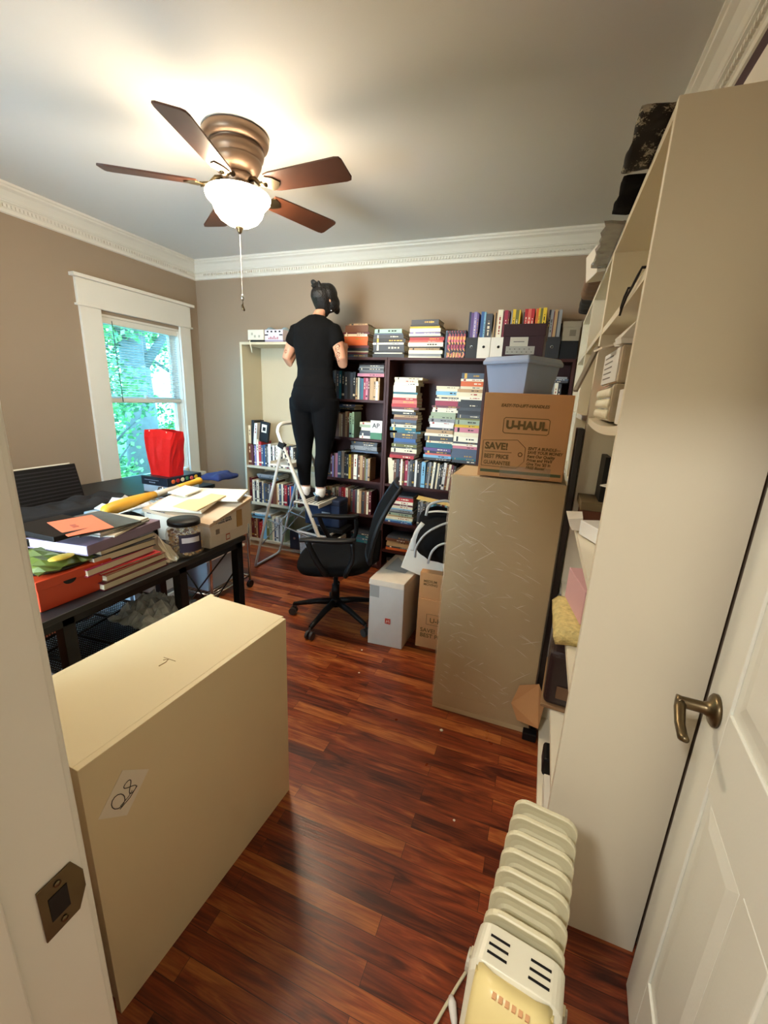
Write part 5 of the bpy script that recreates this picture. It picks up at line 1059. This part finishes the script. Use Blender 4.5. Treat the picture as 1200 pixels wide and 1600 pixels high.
# big books stacked on the desk
bs = [('maroon', .030, .21, .30, 0, 1.145), ('brown', .028, .20, .285, 2, 1.15), ('red', .012, .18, .27, -2, 1.14), ('crimson', .030, .21, .31, 3, 1.10), ('black', .030, .20, .27, -2, 1.13), ('charcoal', .022, .20, .26, 4, 1.14)]
z = DZ+.0005; fx = (-1.50, -1.505, -1.51, -1.52, -1.525, -1.53); lbs = ('maroon hardback at the bottom of the desk book stack', 'brown hardback second from the bottom of the desk book stack', 'slim red book third from the bottom of the desk stack', 'crimson hardback poking out in the middle of the desk stack', 'black hardback second from the top of the desk stack', 'charcoal hardback directly under the purple binder')
for i, (c, th_, w_, l_, rz, yc) in enumerate(bs):
    t = thing('book', lbs[i], 'book', (fx[i]-w_/2, yc+.02, z), rz=R(rz), group='hardbacks stacked on the desk')
    m = cmat(c); b = MB().box((-w_/2, -l_/2, 0), (w_/2, l_/2, .003)).box((-w_/2, -l_/2, th_-.003), (w_/2, l_/2, th_)).box((-w_/2, -l_/2, .003), (-w_/2+.003, l_/2, th_-.003)); b.build('cover', m, t, .0006)
    MB().box((-w_/2+.003, -l_/2+.005, .003), (w_/2-.005, l_/2-.005, th_-.003)).build('pages', PAGE, t); z += th_+.0006
t = thing('binder', 'pale purple ring binder lying on the stack of hardbacks', 'binder', (-1.66, 1.13, z), rz=R(8))
MB().box((-.15, -.17, 0), (.13, .20, .003)).box((-.15, -.17, .036), (.13, .20, .039)).box((.127, -.17, .003), (.13, .20, .036)).build('cover', mat('purple_board', '#8b7c94', .6), t, .001); MB().box((-.14, -.165, .003), (.12, .19, .036)).build('sheets', M['paper'], t); z += .0395
q = random.Random(11); pc_ = [M['paper'], mat('print_grey', '#9a9c96', .7, noise=.3, nscale=30), M['carton'], mat('print_dark', '#565a5a', .5, noise=.5, nscale=20)]
for i, lb in enumerate(('cream sheets lying on the purple binder', 'grey printed magazine on the purple binder', 'white loose papers fanned over the purple binder', 'dark glossy magazine near the top of the paper pile')):
    o = MB().box((-.15, -.12, 0), (.13, .12, .007)).build('paper_sheet', pc_[i], None); o.location = (-1.66+q.uniform(-.02, .0), 1.15+q.uniform(-.04, .05), z+.001); o.rotation_euler = (0, 0, R(q.uniform(-18, 22))); z += .0078; tag(o, lb, 'papers')
o = MB().box((-.095, -.075, 0), (.095, .075, .0012)).build('orange_note', mat('salmon_paper', '#f07c5a', .8), None); o.location = (-1.60, 1.03, z+.022); o.rotation_euler = (R(0), R(4), R(-14)); tag(o, 'bright salmon orange sheet on top of the paper pile', 'paper')
b = MB(); b.use(mat('note_ink', '#a65a48', .8))
MB().box((-.02, -.03, .0012), (.0, -.012, .0016)).box((.004, -.03, .0012), (.016, -.01, .0016)).build('note_marks', mat('note_ink', '#a65a48', .8), o)
o2 = MB().box((-.13, -.10, 0), (.13, .10, .02)).build('black_folder', M['black'], None, .003); o2.location = (-1.68, 1.0, z); tag(o2, 'black folder under the salmon orange sheet', 'folder')
# shoe box
t = thing('shoe_box', 'orange shoe box with a white tick mark on the near end of the desk', 'box', (-1.66, .945, DZ+.0005), rz=R(-2))
OR = mat('orange_board', '#c9401c', .45)
MB().box((-.16, -.125, 0), (.128, .135, .088)).build('body', OR, t, .002); b = MB(); b.box((-.163, -.128, .078), (.131, .138, .112)); b.build('lid', OR, t, .002)
b = MB(Matrix.Translation((.1315, 0, .085))); b.prism([(-.022+.022*math.cos(R(a)), .016*math.sin(R(a))) for a in range(180, 361, 15)], 0, .001, 'x'); b.build('thumb_hole', M['black'], t)
b = MB(); b.prism([(.055, .098), (.062, .090), (.070, .089), (.100, .103), (.072, .0955), (.064, .0965)], .1312, .1322, 'x'); b.build('tick_mark', M['white'], t)
o = crumple('gift_bag', -1.80, -1.545, .83, 1.03, DZ+.126, .05, mat('green_print', '#5d6a2c', .4, noise=.6, nscale=16), 'green and yellow printed plastic bag on the orange shoe box', 'bag', 9, 7)
b = MB(); b.sphere((0, 0, 0), .026, 12, 8, (1, 1.7, .3)); o = b.build('yellow_packet', mat('fruit_yellow', '#d8b545', .5, noise=.2), None); o.name = 'yellow_packet'; o.location = (-1.575, .93, DZ+.158); tag(o, 'yellow packet poking out of the green printed bag', 'packet')
o = MB().lathe([(.001, 0), (.15, 0), (.152, .004), (.15, .008), (.001, .008)], n=36, sx=1.0, sy=1.0).build('black_plate', mat('dark_green_plate', '#1f2620', .4), None); o.location = (-1.70, .95, DZ+.1145); o.rotation_euler = (0, 0, 0); tag(o, 'thin dark round plate behind the green printed bag', 'plate')
o = crumple('crumpled_tissue', -1.78, -1.50, 1.325, 1.385, DZ+.001, .12, M['paper'], 'crumpled cream papers between the book stack and the jar', 'papers', 12, 7)
tbox('pink_slip', (-1.62, 1.29, DZ+.09), (-1.50, 1.34, DZ+.093), mat('pink_slip', '#dba6a0', .8), 'pale pink slip sticking out beside the book stack', 'paper', 0, rot=(0, R(0), R(14))) if False else None
# bat
bt = thing('toy_bat', 'yellow and white toy baseball bat lying across the desk things', 'bat', (-1.90, 1.33, .93), rot=(R(0), 0, math.atan2(.80, -.20)))
MB().tube([(0, 0, 0), (.02, 0, 0), (.08, 0, 0), (.20, 0, 0), (.30, 0, 0), (.38, 0, -.002)], [.012, .026, .031, .030, .025, .021], 16).build('barrel', mat('bat_yellow', '#e0ac32', .45), bt)
MB().tube([(.38, 0, -.002), (.48, 0, -.004), (.60, 0, -.006)], [.021, .017, .015], 16).build('taper', M['white'], bt); MB().tube([(.60, 0, -.006), (.70, 0, -.007), (.83, 0, -.008), (.835, 0, -.008), (.85, 0, -.008)], [.017, .018, .020, .024, .024], 16).build('grip', mat('bat_yellow', '#e0ac32', .45), bt)
cloth_lump('black_jacket', -2.09, -1.82, .95, 1.62, DZ+.001, .14, M['fabric'], 'black jacket heaped on the desk behind the papers', 'jacket', 14, .016)
# table against the window wall
tb = thing('side_table', 'black table under the window, stacked with boxes', 'table', (-2.97, 2.0, 0))
MB().box((-.42, -.95, .71), (.40, .80, .738)).build('tabletop', mat('black_desktop', '#1a1a1c', .5), tb, .002)
for x_ in (-.40, .36):
    for y_ in (-.93, .76): MB().box((x_, y_, 0), (x_+.03, y_+.03, .71)).build('leg', M['blackm'], tb)
TZ2 = .7385
t = thing('ribbed_screen', 'big black ribbed screen leaning upright at the left of the window', 'panel', (-2.80, 1.64, TZ2), rot=(0, R(-12), R(4)))
b = MB(); b.box((-.015, -.27, .0), (.015, .225, .27)); b.build('board', M['black'], t, .004); b = MB()
for i in range(11): b.box((.0145, -.26, .02+i*.022), (.017, .215, .028+i*.022))
b.build('ribs', mat('rib_black', '#1c1c20', .5), t); MB().box((-.016, -.27, .272), (.016, .19, .279)).build('white_edge', M['paper'], t)
cloth_lump('black_coat', -2.78, -2.50, 1.2, 2.02, TZ2+.001, .10, mat('coat_black', '#17171a', .85), 'black coat piled on the table in front of the ribbed panel', 'coat', 21, .02)
t = thing('board_game', 'pale blue box under the navy box on the window table', 'box', (-2.70, 2.46, TZ2)); MB().box((-.12, -.14, 0), (.12, .17, .055)).build('body', mat('pale_blue_board', '#a8bccd', .6), t, .002); MB().box((-.115, -.145, -.0), (.11, -.14, .0)).build('x', M['paper'], t) if False else None
t = thing('navy_box', 'navy lidded box carrying the red bag on the window table', 'box', (-2.70, 2.48, TZ2+.056))
NV_ = mat('navy_gloss', '#14202f', .4); MB().box((-.13, -.165, 0), (.13, .175, .065)).build('body', NV_, t, .003)
b = MB()
for i in range(9): b.box((-.095+i*.016, -.1665, .038), (-.095+i*.016+.011, -.1645, .042))
for i in range(4): b.box((-.05+i*.016, -.1665, .018), (-.05+i*.016+.010, -.1645, .026))
b.build('print', mat('pale_print', '#8fa0b2', .6), t)
b = MB(); q = random.Random(5)
for i, c in enumerate(('orange', 'red', 'cream', 'green', 'salmon', 'yellow')): b.use(cmat(c)).sphere((.131, -.11+i*.045, .03+q.uniform(-.01, .012)), .016, 10, 6, (.12, 1.2, 1))
b.build('side_picture', None, t)
# red bag
rb = thing('paper_bag', 'bright red paper gift bag standing on the navy box by the window', 'bag', (-2.70, 2.44, TZ2+.122), rz=R(-3))
RD = mat('red_paper', '#cf1210', .5, noise=.12, nscale=9, bump=.8, bscale=11)
def rect_(w_, d_, z_, wob=0, q=random.Random(1)):
    P_ = []
    for (x0_, y0_), (x1_, y1_) in zip(((-1, -1), (1, -1), (1, 1), (-1, 1)), ((1, -1), (1, 1), (-1, 1), (-1, -1))):
        for k in range(6): u = k/6; P_.append(((x0_+(x1_-x0_)*u)*w_/2+q.uniform(-wob, wob), (y0_+(y1_-y0_)*u)*d_/2+q.uniform(-wob, wob), z_+.012*math.cos((x0_+(x1_-x0_)*u)*1.5)*(z_ > .25)))
    return P_
o = MB().rings([rect_(.20, .13, 0), rect_(.205, .13, .04, .003), rect_(.235, .135, .12, .006), rect_(.26, .13, .2, .006), rect_(.285, .115, .28, .005), rect_(.305, .09, .335, .003), rect_(.300, .085, .335, .002), rect_(.275, .105, .27, .002), rect_(.19, .12, .01)], False, True).build('bag_body', RD, rb)
MB().tube([(-.09, -.05, .335), (-.088, -.03, .30)], .003, 6).build('handle_string', M['paper'], rb); MB().tube([(.09, -.05, .335), (.088, -.03, .30)], .003, 6).build('handle_string', M['paper'], rb)
t = thing('sill_jar', 'small cream lidded jar on the window sill', 'jar', (XL+.03, 3.30, .6655)); MB().lathe([(.001, 0), (.026, 0), (.028, .01), (.028, .055), (.001, .055)], n=20).build('body', mat('jar_cream', '#cdbf9f', .4), t); MB().lathe([(.001, .055), (.030, .055), (.030, .072), (.001, .072)], n=20).build('lid', M['paper'], t)
cloth_lump('blue_cloth', -2.55, -2.36, 2.62, 2.86, .76, .07, mat('blue_cloth', '#1d2f66', .8), 'crumpled dark blue cloth behind the navy box', 'cloth', 31, .012).location.z = .80
t = thing('chrome_stand', 'small chrome arched stand between desk and window table', 'stand', (-2.50, 2.17, TZ2))  # arched chrome piece among the clutter, gives no light
MB().lathe([(.001, 0), (.05, 0), (.05, .008), (.001, .012)], n=24).build('base', M['chrome'], t); MB().tube([(0, 0, .01), (-.005, 0, .06), (.01, -.0, .09), (.04, 0, .095), (.055, 0, .08)], .006, 8).build('arm', M['chrome'], t)
cloth_lump('cable_heap', -2.54, -2.30, 2.15, 2.28, .6905, .05, mat('cable_dark', '#22262c', .5), 'dark heap of cables at the left end of the wheeled cart', 'cables', 33, .012)
# rolling cart
ct = thing('utility_cart', 'chrome wheeled cart with clear plastic drawers beside the desk', 'cart', (-2.30, 2.33, 0))
for x_ in (-.25, .26):
    for y_ in (-.20, .21): MB().tube([(x_, y_, .065), (x_, y_, .735)], .010, 10).build('post', M['chrome'], ct)
for z_ in (.10, .68):
    b = MB()
    for y_ in (-.20, .21): b.tube([(-.25, y_, z_), (.26, y_, z_)], .007, 8)
    for x_ in (-.25, .26): b.tube([(x_, -.20, z_), (x_, .21, z_)], .007, 8)
    for k in range(1, 16): b.tube([(-.25+k*.032, -.20, z_), (-.25+k*.032, .21, z_)], .0025, 6)
    b.build('wire_shelf', M['chrome'], ct)
for x_ in (-.25, .26):
    for y_ in (-.20, .21): MB().tube([(x_-.012, y_, .03), (x_+.012, y_, .03)], .0295, 16, smooth=False).build('castor', M['black'], ct)
for z_ in (.115, .39):
    b = bin_mb(.40, .34, .44, .38, .24, z0=z_); d_ = b.build('drawer', mat('frosted_drawer', '#a9c0d6', .25, alpha=.8), ct)
    MB().rings([[(sx_*a_, sy_*c_, zz) for sx_, sy_ in ((-1, -1), (1, -1), (1, 1), (-1, 1))] for a_, c_, zz in ((.22, .19, z_+.235), (.232, .202, z_+.235), (.232, .202, z_+.25), (.22, .19, z_+.25), (.22, .19, z_+.235))], False, False).build('drawer_rim', M['white'], d_)
t = thing('framed_tray', 'clear plastic tray with a blue picture lid on the wheeled cart', 'tray', (-2.17, 2.50, .6905), rz=R(-18))
MB().box((-.15, -.10, 0), (.15, .10, .055)).build('tray_body', mat('smoky_plastic', '#6b7780', .3), t, .006); MB().box((-.152, -.102, .05), (.152, .102, .06)).build('white_rim', M['white'], t, .003); MB().box((-.125, -.078, .0602), (.125, .078, .062)).build('blue_picture', mat('tray_blue', '#6f86a6', .3, noise=.5, nscale=14), t)
for i, (x_, y_, c_, lb) in enumerate(((-2.38, 2.28, M['paper'], 'white booklet lying at the left on the wheeled cart'), (-2.30, 2.42, mat('teal_print', '#7fa3a0', .5, noise=.5, nscale=18), 'teal printed magazine under the picture tray'), (-2.20, 2.25, M['carton'], 'cream pad at the near right of the wheeled cart'))):
    o = MB().box((-.12, -.09, 0), (.12, .09, .02)).build('booklet', c_, None, .001); o.location = (x_, y_ if i != 1 else 2.30, .6885+.0*i+(0.021 if i == 1 else 0)+(0 if i < 2 else 0)); o.rotation_euler = (0, 0, R((12, -20, 6)[i])); tag(o, lb, 'booklet')
# mesh tray, plastic bag and carton under the desk
t = thing('mesh_tray', 'black wire mesh drawer tray standing under the desk', 'tray', (-1.76, 1.17, .405), rot=(R(3), R(0), R(4)))
b = MB()
for a_, c_ in (((-.21, -.26), (.21, -.26)), ((.21, -.26), (.21, .26)), ((.21, .26), (-.21, .26)), ((-.21, .26), (-.21, -.26))):
    for z_ in (0, .07): b.tube([(*a_, z_), (*c_, z_)], .006, 8)
b.tube([(0, -.26, .072), (0, .26, .072)], .005, 6); b.tube([(-.21, .03, .072), (.21, .03, .072)], .005, 6); b.tube([(-.21, -.12, .072), (.21, -.12, .072)], .004, 6); b.build('frame', M['black'], t)
b = MB()
for k in range(1, 35): b.box((-.21+k*.012, -.26, .0), (-.21+k*.012+.003, .26, .0025))
for k in range(1, 43): b.box((-.21, -.26+k*.012, .0), (.21, -.26+k*.012+.003, .0025))
for s in (-.21, .21):
    for k in range(1, 43): b.box((s-.001, -.26+k*.012, .0), (s+.001, -.26+k*.012+.003, .07))
b.build('mesh', M['black'], t)
tbox('pale_carton', (-2.02, .95, .0), (-1.56, 1.36, .372), mat('blue_grey_board', '#9fb6cc', .6), 'blue grey box on the floor carrying the mesh tray under the desk', 'box')
cloth_lump('clear_plastic_bag', -1.78, -1.54, 1.42, 1.70, .001, .42, mat('bag_film', '#9fb0bb', .12, alpha=.5, noise=.6, nscale=22), 'crumpled clear plastic bag between the desk legs', 'bag', 41, .022)
t = thing('drawer_tower', 'pale blue plastic drawer tower between the desk and the window table', 'drawers', (-2.37, 1.84, 0))
PB = mat('tub_blue', '#9dbbd4', .35); MB().box((-.165, -.2, 0), (.165, .2, .775)).build('frame', PB, t, .006)
for k in range(4):
    d_ = MB().box((.1655, -.18, .03+k*.185), (.178, .18, .19+k*.185)).build('drawer', mat('drawer_frost', '#b8d0e2', .3), t, .006); MB().box((.178, -.04, .10+k*.185), (.188, .04, .115+k*.185)).build('drawer_pull', M['white'], d_, .002)
crumple('white_bag', -2.50, -2.28, 1.70, 1.95, .776, .07, mat('printed_bag', '#cfd6da', .4, noise=.7, nscale=22), 'small crumpled white and black printed bag on the drawer tower', 'bag', 51, 7)

for x_, y_, r_, lb in ((-.875, 2.105, .006, 'tiny white scrap on the floor in front of the white carton'), (-.80, 1.895, .006, 'tiny white scrap on the open floor, middle one'), (-.125, 1.245, .005, 'tiny white scrap on the floor near the radiator'), (-.27, 1.66, .009, 'white crumbs on the floor at the wrapped cabinet corner')):
    o = MB().sphere((0, 0, .0025), r_, 7, 4, (1, 1, .4)).build('scrap', M['paper'], None); o.location = (x_, y_, .0002); tag(o, lb, 'scrap')
crumple('wrapping_film', -1.72, -1.50, 1.16, 1.43, .486, .095, mat('clear_wrap_film', '#c4d2dc', .08, alpha=.7, noise=.6, nscale=26), 'crumpled clear wrapping film on the end of the mesh tray', 'plastic film', 44, 13)
# ------------------------------------------------------------------ outside the window
struct(MB().box((-22, -8, -.7), (XL-.16, 24, -.6)), 'ground', mat('lawn', '#5f7a3a', .95, noise=.4, nscale=3))
LEAF = [mat('leaf_a', '#5f8a48', .6), mat('leaf_b', '#44693a', .6), mat('leaf_c', '#86ab58', .6)]
BARK = mat('bark', '#5d564c', .9, noise=.4, nscale=12, bump=.6, bscale=20)
def tree(x_, y_, h, r, n, seed, label, trunk=.16, leaf=.10, group='trees outside the window', z0=-.6, crown=.55):
    t = thing('tree', label, 'tree', (x_, y_, z0), group=group); q = random.Random(seed)
    b = MB().tube([(0, 0, 0), (.05, .03, h*.3), (-.06, .08, h*.6), (.02, .12, h*.9)], [trunk*1.2, trunk, trunk*.75, trunk*.35], 12)
    for i in range(6):
        a = q.uniform(0, 2*PI); z_ = h*q.uniform(.4, .8); b.tube([(0, .05, z_), (r*.5*math.cos(a), r*.5*math.sin(a), z_+h*.12), (r*.85*math.cos(a), r*.85*math.sin(a), z_+h*.2)], [trunk*.4, trunk*.25, trunk*.1], 8)
    b.build('trunk', BARK, t)
    b = MB(); cl = [(q.uniform(-.7, .7)*r, q.uniform(-.7, .7)*r, h*q.uniform(1-crown, 1.0)) for _ in range(26)]
    for i in range(n):
        c = cl[q.randrange(26)]; u = Vector((q.gauss(0, 1), q.gauss(0, 1), q.gauss(0, .8))).normalized()*r*.42*q.random()**.4; p = Vector(c)+u
        d = Vector((q.gauss(0, 1), q.gauss(0, 1), q.gauss(0, .6))).normalized(); s_ = d.orthogonal().normalized(); l_ = leaf*q.uniform(.6, 1.2)
        b.use(LEAF[q.randrange(3)]); b.add([p, p+d*l_*.5+s_*l_*.3, p+d*l_, p+d*l_*.5-s_*l_*.3], [(0, 1, 2, 3)])
    o = b.build('foliage', None, t, fix=False); o['kind'] = 'stuff'
tree(-6.4, 5.3, 5.5, 1.0, 3000, 1, 'tree with a stout grey trunk seen in the middle of the window', .24, .12, crown=.45)
tree(-9.0, 6.0, 5.0, 1.4, 5500, 2, 'dense bright green tree left behind the stout trunk', .10, .13, crown=.85)
tree(-9.6, 9.6, 5.4, 1.9, 6000, 3, 'leafy tree right behind the stout trunk', .14, .13, crown=.85)
tree(-5.2, 3.75, 2.3, .6, 3000, 4, 'low bright shrub filling the lower left of the window', .05, .08, crown=.9)
tree(-5.9, 7.4, 2.5, .8, 3500, 5, 'low shrub filling the lower right of the window', .05, .09, crown=.9)
tree(-14.5, 9.0, 8.0, 2.6, 6000, 6, 'farthest tall tree closing the view from the window', .2, .2, crown=.9)

for k_, v_ in LABELS.items():
    if len(v_) > 1: print('DUPLABEL', k_, v_)
for k_ in LABELS:
    if not 4 <= len(k_.split()) <= 16: print('LABELLEN', len(k_.split()), k_)
print('books', nb[0])
